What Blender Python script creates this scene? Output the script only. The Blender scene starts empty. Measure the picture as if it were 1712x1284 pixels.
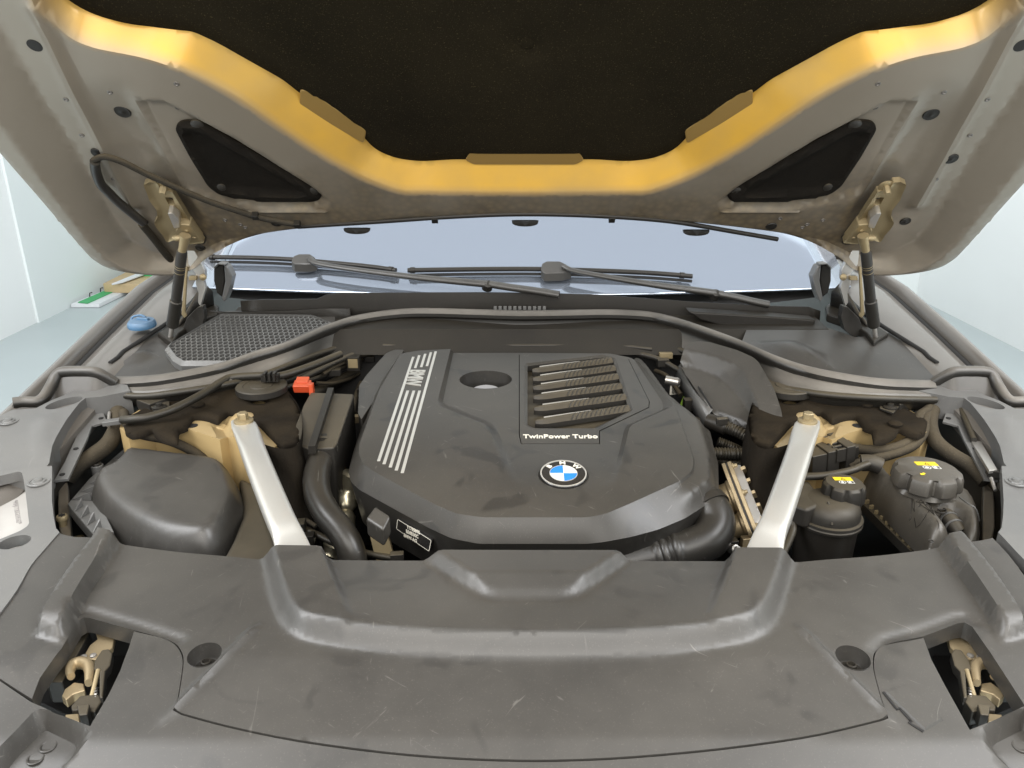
import bpy, bmesh, math, random
import numpy as np
from mathutils import Vector, Matrix
from mathutils.geometry import delaunay_2d_cdt
random.seed(7)
scene = bpy.context.scene
COL = scene.collection
# ------------------------------------------------------------------ camera
F, PITCH = 1290.0, math.radians(20.6)
CAM = Vector((-0.023, 0.0, 1.45))
FWD = Vector((0, math.cos(PITCH), -math.sin(PITCH)))
UPV = Vector((0, math.sin(PITCH), math.cos(PITCH)))
cam = bpy.data.cameras.new('camera'); camo = bpy.data.objects.new('camera', cam)
COL.objects.link(camo); scene.camera = camo
cam.sensor_width = 36; cam.lens = 36*F/1712; cam.clip_start = .02; cam.clip_end = 100
camo.location = CAM; camo.rotation_euler = (math.pi/2-PITCH, 0, 0)
# ------------------------------------------------------------------ light: a bright white room
world = bpy.data.worlds.new('World'); scene.world = world; world.use_nodes = True
bg = world.node_tree.nodes['Background']
bg.inputs[0].default_value = (.90, .95, 1, 1); bg.inputs[1].default_value = .26
def area(name, loc, target, sx, sy, power, col):
    L = bpy.data.lights.new(name, 'AREA'); L.shape = 'RECTANGLE'; L.size = sx; L.size_y = sy
    L.energy = power; L.color = col
    o = bpy.data.objects.new(name, L); COL.objects.link(o); o.location = loc
    o.rotation_euler = (Vector(target)-Vector(loc)).to_track_quat('-Z', 'Y').to_euler(); return o
area('front_fill_light', (0, -2.7, 2.3), (0, 1.2, 1.0), 5.0, 1.8, 130, (1, .97, .92))  # added fill from the front for the hood underside and bevels
area('ceiling_light_front', (0, -1.3, 3.35), (0, .8, .9), 3.6, 1.2, 90, (1, .97, .92))
area('ceiling_light_left', (-2.5, .1, 3.2), (-.6, .9, .9), 1.2, 3.0, 165, (.97, .98, 1))
area('ceiling_light_right', (2.5, .1, 3.2), (.6, .9, .9), 1.2, 3.0, 165, (.97, .98, 1))
area('reflection_light_back', (0, 4.65, 3.5), (0, 4.65, 0), 6.0, 2.7, 52, (.94, 1, 1))  # unseen lamp added so the upper windscreen reflects a bright band
area('reflection_light_middle', (0, 2.38, 3.53), (0, 2.38, 0), 6.0, 2.0, 21, (.94, .97, 1))  # second unseen lamp, added for the reflection lower on the windscreen
scene.cycles.max_bounces = 7; scene.cycles.diffuse_bounces = 3; scene.cycles.glossy_bounces = 3
scene.view_settings.view_transform = 'Standard'; scene.view_settings.look = 'None'
scene.view_settings.exposure = -0.05; scene.view_settings.gamma = 1
# ------------------------------------------------------------------ measuring helpers (photo pixel -> point in the place)
def ray(px, py): return Vector((1,0,0))*((px-856)/F) + UPV*((642-py)/F) + FWD
def at(px, py, z):
    d = ray(px, py); return CAM + d*((z-CAM.z)/d.z)
def atY(px, py, Y):
    d = ray(px, py); return CAM + d*((Y-CAM.y)/d.y)
_zy = np.array([.3,.45,.53,.60,.70,.85,1.0,1.3,1.55,1.8,2.4,3.0]); _zz = np.array([.70,.785,.822,.846,.862,.872,.885,.935,.98,1.02,1.06,1.06])
def zs(y): return np.interp(y, _zy, _zz)          # height of the car's shoulder line along its length
def S3(px, py, dz=0.0):
    d = ray(px, py); t = .6
    for _ in range(60):
        p = CAM + d*t; t += (p.z-(float(zs(p.y))+dz))/(-d.z)*.6 if d.z < -.02 else 0
    return CAM + d*t
def S(px, py, dz=0.0):
    p = S3(px, py, dz); return (p.x, p.y)
class Fr:
    def __init__(s, O, U, V, N): s.O, s.U, s.V, s.N = Vector(O), Vector(U).normalized(), Vector(V).normalized(), Vector(N).normalized()
    def px(s, x, y, w=0.0):
        d = ray(x, y); P = s.O + s.N*w; t = (P-CAM).dot(s.N)/d.dot(s.N); q = CAM + d*t - s.O
        return (q.dot(s.U), q.dot(s.V))
    def pt(s, u, v, w=0.0): return s.O + s.U*u + s.V*v + s.N*w
    def mir(s):
        m = lambda v: Vector((-v.x, v.y, v.z)); return Fr(m(s.O), m(s.U), m(s.V), m(s.N))
FW = Fr((0,0,0), (1,0,0), (0,1,0), (0,0,1))
FWM = FW.mir()
def X(p): return Vector((-p[0], p[1], p[2]))
def side(sg): return (lambda p: Vector(p)) if sg > 0 else (lambda p: Vector((-p[0], p[1], p[2])))
# ------------------------------------------------------------------ 2-D helpers
def resample(pts, step, closed=True):
    out = []; n = len(pts)
    for i in range(n if closed else n-1):
        a, b = np.array(pts[i]), np.array(pts[(i+1) % n]); k = max(1, int(math.ceil(np.linalg.norm(b-a)/step)))
        for j in range(k): out.append(tuple(a+(b-a)*j/k))
    if not closed: out.append(tuple(pts[-1]))
    return out
def smooth(pts, n=6, closed=True):
    P = [np.array(p, float) for p in pts]; N = len(P); out = []
    for i in range(N if closed else N-1):
        if closed: p0, p1, p2, p3 = P[i-1], P[i], P[(i+1) % N], P[(i+2) % N]
        else: p0, p1, p2, p3 = P[max(i-1,0)], P[i], P[i+1], P[min(i+2,N-1)]
        for j in range(n):
            t = j/n
            out.append(tuple(.5*((2*p1)+(-p0+p2)*t+(2*p0-5*p1+4*p2-p3)*t*t+(-p0+3*p1-3*p2+p3)*t**3)))
    if not closed: out.append(tuple(P[-1]))
    return out
def rnd(pts, r, n=4, closed=True):
    out = []; N = len(pts)
    for i in range(N):
        p = np.array(pts[i], float)
        if not closed and i in (0, N-1): out.append(tuple(p)); continue
        a = np.array(pts[i-1], float)-p; b = np.array(pts[(i+1) % N], float)-p
        la, lb = np.linalg.norm(a), np.linalg.norm(b); rr = min(r, la*.45, lb*.45)
        s, e = p+a/la*rr, p+b/lb*rr
        for j in range(n+1):
            t = j/n; out.append(tuple((1-t)**2*s+2*t*(1-t)*p+t*t*e))
    return out
def parea(p):
    p = np.array(p); x, y = p[:,0], p[:,1]; return .5*np.sum(x*np.roll(y,-1)-np.roll(x,-1)*y)
def inset(pts, d):
    P = np.array(pts, float); s = 1 if parea(P) > 0 else -1; out = []
    for i in range(len(P)):
        a, b = P[i]-P[i-1], P[(i+1) % len(P)]-P[i]
        a = a/(np.linalg.norm(a)+1e-12); b = b/(np.linalg.norm(b)+1e-12)
        n = np.array([-(a[1]+b[1]), a[0]+b[0]]); L = np.linalg.norm(n); n = n/(L+1e-9)
        k = 1/max(.5, math.sqrt(max(0,(1+a@b)/2))); out.append(tuple(P[i]+s*n*d*k))
    return out
def inside(u, v, poly):
    P = np.array(poly); r = np.zeros(u.shape, bool); j = len(P)-1
    for i in range(len(P)):
        xi, yi, xj, yj = P[i,0], P[i,1], P[j,0], P[j,1]
        if yi != yj: r ^= ((yi > v) != (yj > v)) & (u < (xj-xi)*(v-yi)/(yj-yi)+xi)
        j = i
    return r
def dist(u, v, poly, closed=True):
    P = np.array(poly); best = np.full(u.shape, 1e9); n = len(P)
    for i in range(n if closed else n-1):
        a, b = P[i], P[(i+1) % n]; d = b-a; L = d@d+1e-15
        t = np.clip(((u-a[0])*d[0]+(v-a[1])*d[1])/L, 0, 1)
        best = np.minimum(best, np.hypot(u-a[0]-t*d[0], v-a[1]-t*d[1]))
    return best
def sst(x): x = np.clip(x, 0, 1); return x*x*(3-2*x)
def bump_poly(u, v, poly, w):            # 0 outside, 1 deeper than w inside
    return np.where(inside(u, v, poly), sst(dist(u, v, poly)/w), 0)
def ramp2(u, v, outer, inner):
    io, ii = inside(u, v, outer), inside(u, v, inner); a, b = dist(u, v, outer), dist(u, v, inner)
    return np.where(ii, 1, np.where(io, a/(a+b+1e-9), 0))
def offs(line, d):
    P = np.array(line, float); T = np.gradient(P, axis=0); T /= np.linalg.norm(T, axis=1)[:,None]+1e-12
    return [tuple(q) for q in P+np.stack([-T[:,1], T[:,0]], 1)*d]
# ------------------------------------------------------------------ object helpers
def link(o, parent=None):
    COL.objects.link(o)
    if parent is not None:
        o.parent = parent; o.matrix_parent_inverse = Matrix.Translation(-parent.location)
    return o
def thing(name, label, cat, loc=(0,0,0), group=None):
    o = bpy.data.objects.new(name, None); o.empty_display_size = .02; COL.objects.link(o); o.location = loc
    o['label'] = label; o['category'] = cat
    if group: o['group'] = group
    return o
def tag(o, label, cat, group=None):
    o['label'] = label; o['category'] = cat
    if group: o['group'] = group
    return o
def finish(name, me, mats, parent=None, sharp=35, bevel=0, solid=0, sub=0, seg=2, flat=False, off=-1):
    for m in (mats if isinstance(mats, (list, tuple)) else [mats]): me.materials.append(m)
    if not flat:
        me.polygons.foreach_set('use_smooth', [True]*len(me.polygons))
        if sharp: me.set_sharp_from_angle(angle=math.radians(sharp))
    o = bpy.data.objects.new(name, me); link(o, parent)
    if solid:
        s = o.modifiers.new('solid', 'SOLIDIFY'); s.thickness = solid; s.offset = off
    if bevel:
        b = o.modifiers.new('bevel', 'BEVEL'); b.width = bevel; b.segments = seg; b.limit_method = 'ANGLE'; b.angle_limit = math.radians(40); b.harden_normals = True
    if sub:
        s = o.modifiers.new('sub', 'SUBSURF'); s.levels = sub; s.render_levels = sub
    return o
def mesh(name, verts, faces, mats, parent=None, fix=True, **k):
    me = bpy.data.meshes.new(name); me.from_pydata([tuple(v) for v in verts], [], faces)
    if fix:
        bm = bmesh.new(); bm.from_mesh(me); bmesh.ops.recalc_face_normals(bm, faces=bm.faces); bm.to_mesh(me); bm.free()
    return finish(name, me, mats, parent, **k)
def relief(name, fr, outline, wf, mats, parent=None, step=.012, lines=(), holes=(), skirt=0, skirt_in=0, sharp=35, mfun=None, solid=0):
    pts, edges = [], []
    def addc(poly, closed):
        r = resample(poly, step*1.3, closed); b = len(pts); pts.extend(r); n = len(r)
        edges.extend((b+i, b+(i+1) % n) for i in range(n if closed else n-1))
    addc(outline, True)
    for h in holes: addc(h, True)
    for l in lines: addc(l, False)
    cp = np.array(pts); O = np.array(outline)
    gu, gv = np.meshgrid(np.arange(O[:,0].min(), O[:,0].max(), step), np.arange(O[:,1].min(), O[:,1].max(), step*.87))
    gu = gu + (np.arange(gu.shape[0]) % 2)[:,None]*step*.5; gu, gv = gu.ravel(), gv.ravel()
    k = inside(gu, gv, outline)
    for h in holes: k &= ~inside(gu, gv, h)
    gu, gv = gu[k], gv[k]
    if len(gu):
        dm = np.full(len(gu), 9.0)
        for i in range(0, len(cp), 200):
            q = cp[i:i+200]; dm = np.minimum(dm, np.min(np.hypot(gu[:,None]-q[None,:,0], gv[:,None]-q[None,:,1]), axis=1))
        k = dm > step*.45; pts += list(zip(gu[k], gv[k]))
    r = delaunay_2d_cdt([Vector((float(a), float(b))) for a, b in pts], edges, [], 0, 1e-5)
    vc = np.array([tuple(v) for v in r[0]]); fs = np.array([list(f) for f in r[2]])
    c = vc[fs].mean(axis=1); k = inside(c[:,0], c[:,1], outline)
    for h in holes: k &= ~inside(c[:,0], c[:,1], h)
    a, b, d = vc[fs[:,0]], vc[fs[:,1]], vc[fs[:,2]]
    ar = (b[:,0]-a[:,0])*(d[:,1]-a[:,1])-(b[:,1]-a[:,1])*(d[:,0]-a[:,0]); k &= np.abs(ar) > 1e-10
    fs, ar, c = fs[k], ar[k], c[k]; fs[ar < 0] = fs[ar < 0][:, ::-1]
    used = np.unique(fs); mp = -np.ones(len(vc), int); mp[used] = np.arange(len(used)); vc = vc[used]; fs = mp[fs]
    w = wf(vc[:,0], vc[:,1]) if callable(wf) else np.full(len(vc), wf)
    U, V, N, Oo = (np.array(x) for x in (fr.U, fr.V, fr.N, fr.O))
    P = Oo + vc[:,:1]*U + vc[:,1:]*V + w[:,None]*N
    flip = np.cross(U, V)@N < 0
    if flip: fs = fs[:, ::-1]
    faces = [tuple(int(i) for i in f) for f in fs]; mi = [0]*len(faces)
    if mfun is not None: mi = [int(x) for x in mfun(c[:,0], c[:,1])]
    verts = [tuple(p) for p in P]
    if skirt:
        ed = {}
        for f in faces:
            for i in range(3):
                e = (f[i], f[(i+1) % 3]); ed[e] = 1
        bd = [e for e in ed if (e[1], e[0]) not in ed]; nw = {}
        cen = vc.mean(axis=0)
        for e in bd:
            for i in e:
                if i not in nw:
                    nw[i] = len(verts); dd = cen-vc[i]; L = np.linalg.norm(dd)+1e-9
                    q = P[i] - N*skirt + (U*dd[0]+V*dd[1])/L*skirt_in; verts.append(tuple(q))
            faces.append((e[1], e[0], nw[e[0]], nw[e[1]])); mi.append(0)
    me = bpy.data.meshes.new(name); me.from_pydata(verts, [], faces)
    o = finish(name, me, mats, parent, sharp=sharp, solid=solid)
    if mfun is not None: me.polygons.foreach_set('material_index', mi)
    return o
def prism(name, fr, poly, w0, w1, mats, parent=None, bevel=.002, taper=0, seg=2, tp=None):
    """solid between heights w0 (base) and w1 (top); taper insets the top outline"""
    n = len(poly); top = tp if tp is not None else (inset(poly, taper) if taper else poly)
    v = [fr.pt(a, b, w0) for a, b in poly]+[fr.pt(a, b, w1) for a, b in top]
    f = [tuple(range(n)), tuple(range(n, 2*n))]+[(i, (i+1) % n, n+(i+1) % n, n+i) for i in range(n)]
    return mesh(name, v, f, mats, parent, bevel=bevel, seg=seg, sharp=30)
def zprism(name, pts3, drop, mats, parent=None, bevel=.002, shrink=0, seg=2):
    """slab with the given (any-height) top outline, walls going straight down by drop"""
    n = len(pts3); c = sum((Vector(p) for p in pts3), Vector())/n
    lo = [Vector(p)+(c-Vector(p))*shrink-Vector((0,0,drop)) for p in pts3]
    v = [Vector(p) for p in pts3]+lo
    f = [tuple(range(n)), tuple(range(n, 2*n))]+[(i, (i+1) % n, n+(i+1) % n, n+i) for i in range(n)]
    return mesh(name, v, f, mats, parent, bevel=bevel, seg=seg, sharp=30)
def crv(pts, n=8): return [Vector(p) for p in smooth([tuple(p) for p in pts], n, False)]
def tube(name, path, r, mats, parent=None, seg=14, rib=0, pitch=.006, caps=True, flat=1.0, up=None, mfun=None, taper=None, sub=None):
    path = [Vector(p) for p in path]
    if rib or sub:
        fine = []; st = (pitch/6 if rib else sub)
        for a, b in zip(path, path[1:]):
            k = max(1, int((b-a).length/st)); fine += [a+(b-a)*j/k for j in range(k)]
        path = fine+[path[-1]]
    n = len(path); L = 0; vs, fs = [], []; prev = None; mi = []
    tot = sum((path[i+1]-path[i]).length for i in range(n-1)) or 1
    for i, p in enumerate(path):
        t = (path[min(i+1,n-1)]-path[max(i-1,0)]).normalized()
        if i: L += (p-path[i-1]).length
        if prev is None:
            a = Vector(up) if up is not None else (Vector((0,0,1)) if abs(t.z) < .9 else Vector((0,1,0)))
        else: a = prev
        a = (a-t*a.dot(t)).normalized(); b = t.cross(a); prev = a
        rr = r(L/tot) if callable(r) else r
        if rib: rr *= 1+rib*(1 if math.sin(2*math.pi*L/pitch) > 0 else -1)*min(1, abs(math.sin(2*math.pi*L/pitch))*1.8)
        for j in range(seg):
            th = 2*math.pi*j/seg; vs.append(p+a*(math.cos(th)*rr*flat)+b*(math.sin(th)*rr))
        if i:
            for j in range(seg):
                fs.append(((i-1)*seg+j, (i-1)*seg+(j+1) % seg, i*seg+(j+1) % seg, i*seg+j)); mi.append(mfun(L/tot) if mfun else 0)
    if caps:
        fs += [tuple(range(seg)), tuple(range((n-1)*seg, n*seg))]; mi += [0, 0]
    o = mesh(name, vs, fs, mats, parent, sharp=50)
    if mfun: o.data.polygons.foreach_set('material_index', mi)
    return o
def lathe(name, O, axis, prof, mats, parent=None, seg=28, sharp=35, ref=None, rf=None, bottom=True):
    """prof: list of (radius, height along axis)"""
    O, axis = Vector(O), Vector(axis).normalized()
    a = Vector(ref) if ref is not None else (Vector((1,0,0)) if abs(axis.x) < .9 else Vector((0,1,0)))
    a = (a-axis*a.dot(axis)).normalized(); b = axis.cross(a); vs, fs = [], []
    for i, (r, h) in enumerate(prof):
        for j in range(seg):
            th = 2*math.pi*j/seg; q = r*(rf(th, h) if rf else 1)
            vs.append(O+axis*h+a*(math.cos(th)*q)+b*(math.sin(th)*q))
    for i in range(len(prof)-1):
        for j in range(seg): fs.append((i*seg+j, i*seg+(j+1) % seg, (i+1)*seg+(j+1) % seg, (i+1)*seg+j))
    fs += ([tuple(range(seg))] if bottom else [])+[tuple(range((len(prof)-1)*seg, len(prof)*seg))]
    return mesh(name, vs, fs, mats, parent, sharp=sharp)
def loft(name, rows, mats, parent=None, closed=False, sharp=40, solid=0, cap=False, sub=0, bevel=0):
    n = len(rows[0]); vs = [Vector(p) for r in rows for p in r]; fs = []
    for i in range(len(rows)-1):
        for j in range(n if closed else n-1): fs.append((i*n+j, i*n+(j+1) % n, (i+1)*n+(j+1) % n, (i+1)*n+j))
    if cap: fs += [tuple(range(n)), tuple(range((len(rows)-1)*n, len(rows)*n))]
    return mesh(name, vs, fs, mats, parent, sharp=sharp, solid=solid, sub=sub, bevel=bevel)
def box(name, c, ax, ay, az, mats, parent=None, bevel=.002):
    """box centred at c with half-axis vectors"""
    c, ax, ay, az = Vector(c), Vector(ax), Vector(ay), Vector(az)
    v = [c+ax*i+ay*j+az*k for i in (-1,1) for j in (-1,1) for k in (-1,1)]
    f = [(0,1,3,2),(4,6,7,5),(0,4,5,1),(2,3,7,6),(0,2,6,4),(1,5,7,3)]
    return mesh(name, v, f, mats, parent, bevel=bevel)
def ell(c, rx, ry, rot=0, n=28): return [(c[0]+rx*math.cos(t)*math.cos(rot)-ry*math.sin(t)*math.sin(rot), c[1]+rx*math.cos(t)*math.sin(rot)+ry*math.sin(t)*math.cos(rot)) for t in (2*math.pi*i/n for i in range(n))]
def hexbolt(name, O, axis, r, mats, parent=None, washer=1.9, h=None):
    h = h or r*1.1; O, axis = Vector(O), Vector(axis).normalized()
    a = Vector((1,0,0)) if abs(axis.x) < .9 else Vector((0,1,0)); a = (a-axis*a.dot(axis)).normalized(); b = axis.cross(a)
    vs, fs = [], []
    def ring(rr, hh, n, ph=0): 
        k = len(vs)
        for j in range(n):
            t = 2*math.pi*j/n+ph; vs.append(O+axis*hh+a*math.cos(t)*rr+b*math.sin(t)*rr)
        return k
    for n, pr in ((24, [(r*washer,-r*.3),(r*washer,r*.12),(r*washer*.9,r*.25),(r*1.1,r*.32)]), (6, [(r,r*.3),(r,r*.3+h*.85),(r*.85,r*.3+h)])):
        ks = [ring(rr, hh, n, .3) for rr, hh in pr]
        for k0, k1 in zip(ks, ks[1:]):
            fs += [(k0+j, k0+(j+1) % n, k1+(j+1) % n, k1+j) for j in range(n)]
        fs += [tuple(range(ks[0], ks[0]+n)), tuple(range(ks[-1], ks[-1]+n))]
    return mesh(name, vs, fs, mats, parent, sharp=30)
def text(name, s, fr, u, v, w, size, mats, parent=None, rot=0, sx=1.0, depth=.0008, bold=0.0, shear=0, spacing=1.0):
    cu = bpy.data.curves.new(name, 'FONT'); cu.body = s; cu.size = size; cu.extrude = depth; cu.align_x = 'CENTER'; cu.align_y = 'CENTER'; cu.offset = bold; cu.shear = shear; cu.space_character = spacing
    cu.resolution_u = 3
    t = bpy.data.objects.new('tmp', cu); COL.objects.link(t)
    me = bpy.data.meshes.new_from_object(t); bpy.data.objects.remove(t); bpy.data.curves.remove(cu)
    me.name = name; c, sn = math.cos(rot), math.sin(rot)
    for q in me.vertices:
        x, y, z = q.co; x *= sx; x, y = x*c-y*sn, x*sn+y*c; q.co = fr.pt(u+x, v+y, w+z)
    if fr.U.cross(fr.V).dot(fr.N) < 0: me.flip_normals()
    return finish(name, me, mats, parent, flat=True)
def bezier_rows(*a): return a
# ------------------------------------------------------------------ materials
def nt(name):
    m = bpy.data.materials.new(name); m.use_nodes = True; t = m.node_tree; return m, t, t.nodes['Principled BSDF']
def N(t, typ, **k):
    n = t.nodes.new(typ)
    for a, b in k.items():
        if a.startswith('i_'): n.inputs[a[2:].replace('_', ' ')].default_value = b
        else: setattr(n, a, b)
    return n
def ramp(t, src, p0, p1, c0=0.0, c1=1.0):
    r = N(t, 'ShaderNodeMapRange'); r.inputs[1].default_value = p0; r.inputs[2].default_value = p1; r.inputs[3].default_value = c0; r.inputs[4].default_value = c1
    t.links.new(src, r.inputs[0]); return r.outputs[0]
def mul(t, a, b, op='MULTIPLY'):
    n = N(t, 'ShaderNodeMath', operation=op); n.use_clamp = (op != 'SUBTRACT')
    for i, x in enumerate((a, b)):
        if isinstance(x, (int, float)): n.inputs[i].default_value = x
        else: t.links.new(x, n.inputs[i])
    return n.outputs[0]
def mixc(t, f, a, b):
    n = N(t, 'ShaderNodeMix', data_type='RGBA')
    if isinstance(f, (int, float)): n.inputs[0].default_value = f
    else: t.links.new(f, n.inputs[0])
    for i, x in ((6, a), (7, b)):
        if isinstance(x, tuple): n.inputs[i].default_value = (*x, 1)
        else: t.links.new(x, n.inputs[i])
    return n.outputs[2]
DUST = (.30, .245, .17)
def dusty(name, col, rough=.5, dust=.35, dcol=DUST, metal=0, smudge=.0, scratch=0, grain=.04, gscale=700, spec=.5, coat=0, uprel=True, up0=-.3, speck=None, blotch=3.5, wrink=0):
    m, t, b = nt(name); geo = N(t, 'ShaderNodeNewGeometry'); pos = geo.outputs['Position']
    n1 = N(t, 'ShaderNodeTexNoise', i_Scale=blotch, i_Detail=5.0, i_Roughness=.62); t.links.new(pos, n1.inputs['Vector'])
    f = ramp(t, n1.outputs[0], .32, .68, .35, 1.0)
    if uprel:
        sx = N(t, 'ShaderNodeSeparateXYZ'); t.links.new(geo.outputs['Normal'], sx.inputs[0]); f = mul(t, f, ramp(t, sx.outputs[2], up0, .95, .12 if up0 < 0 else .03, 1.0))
    f = mul(t, f, dust)
    if smudge:
        n2 = N(t, 'ShaderNodeTexNoise', i_Scale=15.0, i_Detail=2.0, i_Distortion=.6); t.links.new(pos, n2.inputs['Vector'])
        f = mul(t, f, ramp(t, n2.outputs[0], .60, .66, 1.0, 1.0-smudge))
    spk = N(t, 'ShaderNodeTexNoise', i_Scale=520.0, i_Detail=1.0); t.links.new(pos, spk.inputs['Vector'])
    f = mul(t, f, mul(t, ramp(t, spk.outputs[0], .64, .74, 0, .55), dust if speck is None else speck), 'ADD')
    c = mixc(t, f, col, dcol)
    if scratch:
        for k, (rz, sc) in enumerate(((.5, 9), (-.9, 12), (1.4, 7))):
            m0 = N(t, 'ShaderNodeMapping'); m0.inputs['Rotation'].default_value = (0, 0, rz); t.links.new(pos, m0.inputs[0])
            mp = N(t, 'ShaderNodeMapping'); mp.inputs['Scale'].default_value = (sc*2.0, sc*22, sc*2.0); t.links.new(m0.outputs[0], mp.inputs[0])
            ns = N(t, 'ShaderNodeTexNoise', i_Scale=1.0, i_Detail=1.5, i_Distortion=1.3); t.links.new(mp.outputs[0], ns.inputs['Vector'])
            c = mixc(t, mul(t, ramp(t, ns.outputs[0], .735, .80), scratch), c, (.42, .39, .35))
    t.links.new(c, b.inputs['Base Color'])
    t.links.new(ramp(t, f, 0, 1, rough, min(.95, rough+.22)), b.inputs['Roughness'])
    if metal: t.links.new(ramp(t, f, 0, 1, metal, 0), b.inputs['Metallic'])
    b.inputs['Specular IOR Level'].default_value = spec
    if coat: b.inputs['Coat Weight'].default_value = coat; b.inputs['Coat Roughness'].default_value = .12
    if grain:
        n3 = N(t, 'ShaderNodeTexNoise', i_Scale=float(gscale), i_Detail=2.0); t.links.new(pos, n3.inputs['Vector'])
        bp = N(t, 'ShaderNodeBump', i_Strength=grain, i_Distance=.001); t.links.new(n3.outputs[0], bp.inputs['Height'])
        if wrink:
            n4 = N(t, 'ShaderNodeTexNoise', i_Scale=26.0, i_Detail=3.0); t.links.new(pos, n4.inputs['Vector'])
            b2 = N(t, 'ShaderNodeBump', i_Strength=wrink, i_Distance=.01); t.links.new(n4.outputs[0], b2.inputs['Height']); t.links.new(b2.outputs[0], bp.inputs['Normal'])
        t.links.new(bp.outputs[0], b.inputs['Normal'])
    return m
def plain(name, col, rough=.5, metal=0, spec=.5, sc=30.0):
    m, t, b = nt(name); b.inputs['Roughness'].default_value = rough; b.inputs['Metallic'].default_value = metal; b.inputs['Specular IOR Level'].default_value = spec
    geo = N(t, 'ShaderNodeNewGeometry'); n = N(t, 'ShaderNodeTexNoise', i_Scale=sc, i_Detail=3.0); t.links.new(geo.outputs['Position'], n.inputs['Vector'])
    t.links.new(mixc(t, ramp(t, n.outputs[0], .3, .7), tuple(c*.96 for c in col), tuple(min(1,c*1.03) for c in col)), b.inputs['Base Color'])
    return m
M = {}
M['cover'] = dusty('front_cover_plastic', (.026,.0245,.0225), .36, .30, (.165,.15,.127), spec=.6, smudge=.35, scratch=.16, grain=0, gscale=900)
M['trim'] = dusty('side_trim_plastic', (.090,.0895,.088), .36, .34, (.25,.235,.205), spec=.7, grain=0, gscale=900, scratch=.12)
M['engine'] = dusty('engine_cover_plastic', (.018,.017,.0155), .36, .32, (.15,.132,.105), spec=.55, smudge=.6, scratch=.20, grain=0, gscale=1000)
M['black'] = dusty('black_plastic', (.011,.010,.009), .42, .12, (.20,.165,.11), spec=.3, grain=0)
M['black2'] = dusty('dusty_black_plastic', (.018,.0165,.0145), .46, .48, (.18,.145,.09), grain=0, spec=.35, up0=.15, speck=.15)  # dust held to upward faces; also paints tops lit and sides shaded
M['rubber'] = dusty('rubber', (.014,.013,.011), .42, .45, (.17,.135,.08), spec=.35, up0=.1, speck=.1, grain=0, gscale=500)  # real dust, its bias to the tops doubling as painted top light
M['dark'] = plain('bay_black', (.012,.011,.010), .7)
M['paint'] = dusty('bronze_inner_paint', (.25,.218,.175), .34, .40, (.24,.20,.145), metal=.40, grain=0, blotch=5, coat=.25)
M['gold'] = dusty('lit_channel_gold', (.60,.34,.045), .46, .22, (.42,.31,.14), metal=.12, grain=0, coat=.3)  # warm light of the hood channel put into a gold base colour
M['fender'] = dusty('taupe_metallic_paint', (.13,.118,.105), .34, .38, (.24,.215,.18), metal=.35, grain=0, coat=.6)
M['pad'] = dusty('black_felt', (.006,.005,.0035), .9, .07, (.15,.115,.055), grain=.5, gscale=420, uprel=False, spec=.05, speck=.5)
M['felt'] = dusty('dusty_felt', (.008,.007,.006), .9, .10, (.20,.14,.07), grain=.55, gscale=300, spec=.08, blotch=14, wrink=.25)
M['tower'] = dusty('dusty_golden_paint', (.46,.33,.15), .42, .45, (.36,.28,.17), metal=.2, grain=0, coat=.2, blotch=9)
M['tab'] = dusty('brown_gold_paint', (.26,.165,.05), .42, .3, (.24,.17,.08), metal=.2, grain=0)
M['seal'] = dusty('bulkhead_rubber', (.012,.011,.0095), .36, .85, (.27,.245,.21), grain=0, spec=.45, up0=.2, speck=.05)  # pale upward faces stand for light on the lip, painted as dust
M['tank'] = dusty('tank_plastic', (.034,.031,.027), .40, .42, (.20,.17,.125), grain=0, spec=.6)
M['alu'] = dusty('pearl_painted_steel', (.60,.59,.555), .34, .36, (.45,.40,.31), metal=.7, grain=0, coat=.15)
M['cast'] = dusty('cast_aluminium', (.42,.33,.20), .45, .5, (.22,.165,.09), metal=.8, grain=.2, gscale=260)
M['zinc'] = dusty('yellow_zinc', (.34,.27,.155), .45, .6, (.22,.17,.095), metal=.65, grain=0)
M['steel'] = dusty('bare_steel', (.55,.53,.50), .32, .25, (.35,.28,.18), metal=.9, grain=0)
M['wrap'] = dusty('cloth_tape', (.018,.016,.013), .8, .34, (.22,.17,.10), grain=.5, gscale=260, spec=.2, wrink=.5)
M['hose'] = dusty('hose_rubber', (.014,.0135,.013), .34, .16, (.19,.155,.10), grain=0, scratch=.25)
M['silver'] = plain('silver_print', (.62,.60,.55), .38, .55)
M['cream'] = plain('cream_print', (.72,.68,.58), .5)
M['white'] = plain('white_enamel', (.80,.80,.74), .25)
M['blue'] = plain('blue_enamel', (.02,.20,.62), .25)
M['badge'] = plain('badge_black', (.018,.017,.016), .25)
M['yellow'] = plain('yellow_label', (.80,.58,.02), .5)
M['orange'] = dusty('orange_plastic', (.50,.06,.018), .4, .35, (.38,.17,.09), grain=0)
M['cap'] = dusty('blue_plastic', (.045,.13,.24), .4, .4, (.28,.30,.32), grain=0)
M['green'] = plain('green_print', (.05,.42,.14), .5)
M['wood'] = plain('pale_wood', (.56,.42,.24), .7)
M['sheet'] = plain('white_sheet', (.78,.80,.82), .5)
M['wall'] = plain('white_wall_paint', (.92,.94,.94), .7, sc=.8)
M['wall2'] = plain('pale_wall_paint', (.82,.87,.87), .6, sc=.8)
M['floor'] = plain('epoxy_floor', (.46,.52,.53), .28, sc=1.5)
M['lime'] = plain('lime_plastic', (.25,.42,.04), .5)
M['foil'] = dusty('crinkled_foil', (.75,.68,.5), .3, .15, (.4,.3,.15), metal=.95, grain=0, wrink=0)
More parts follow.
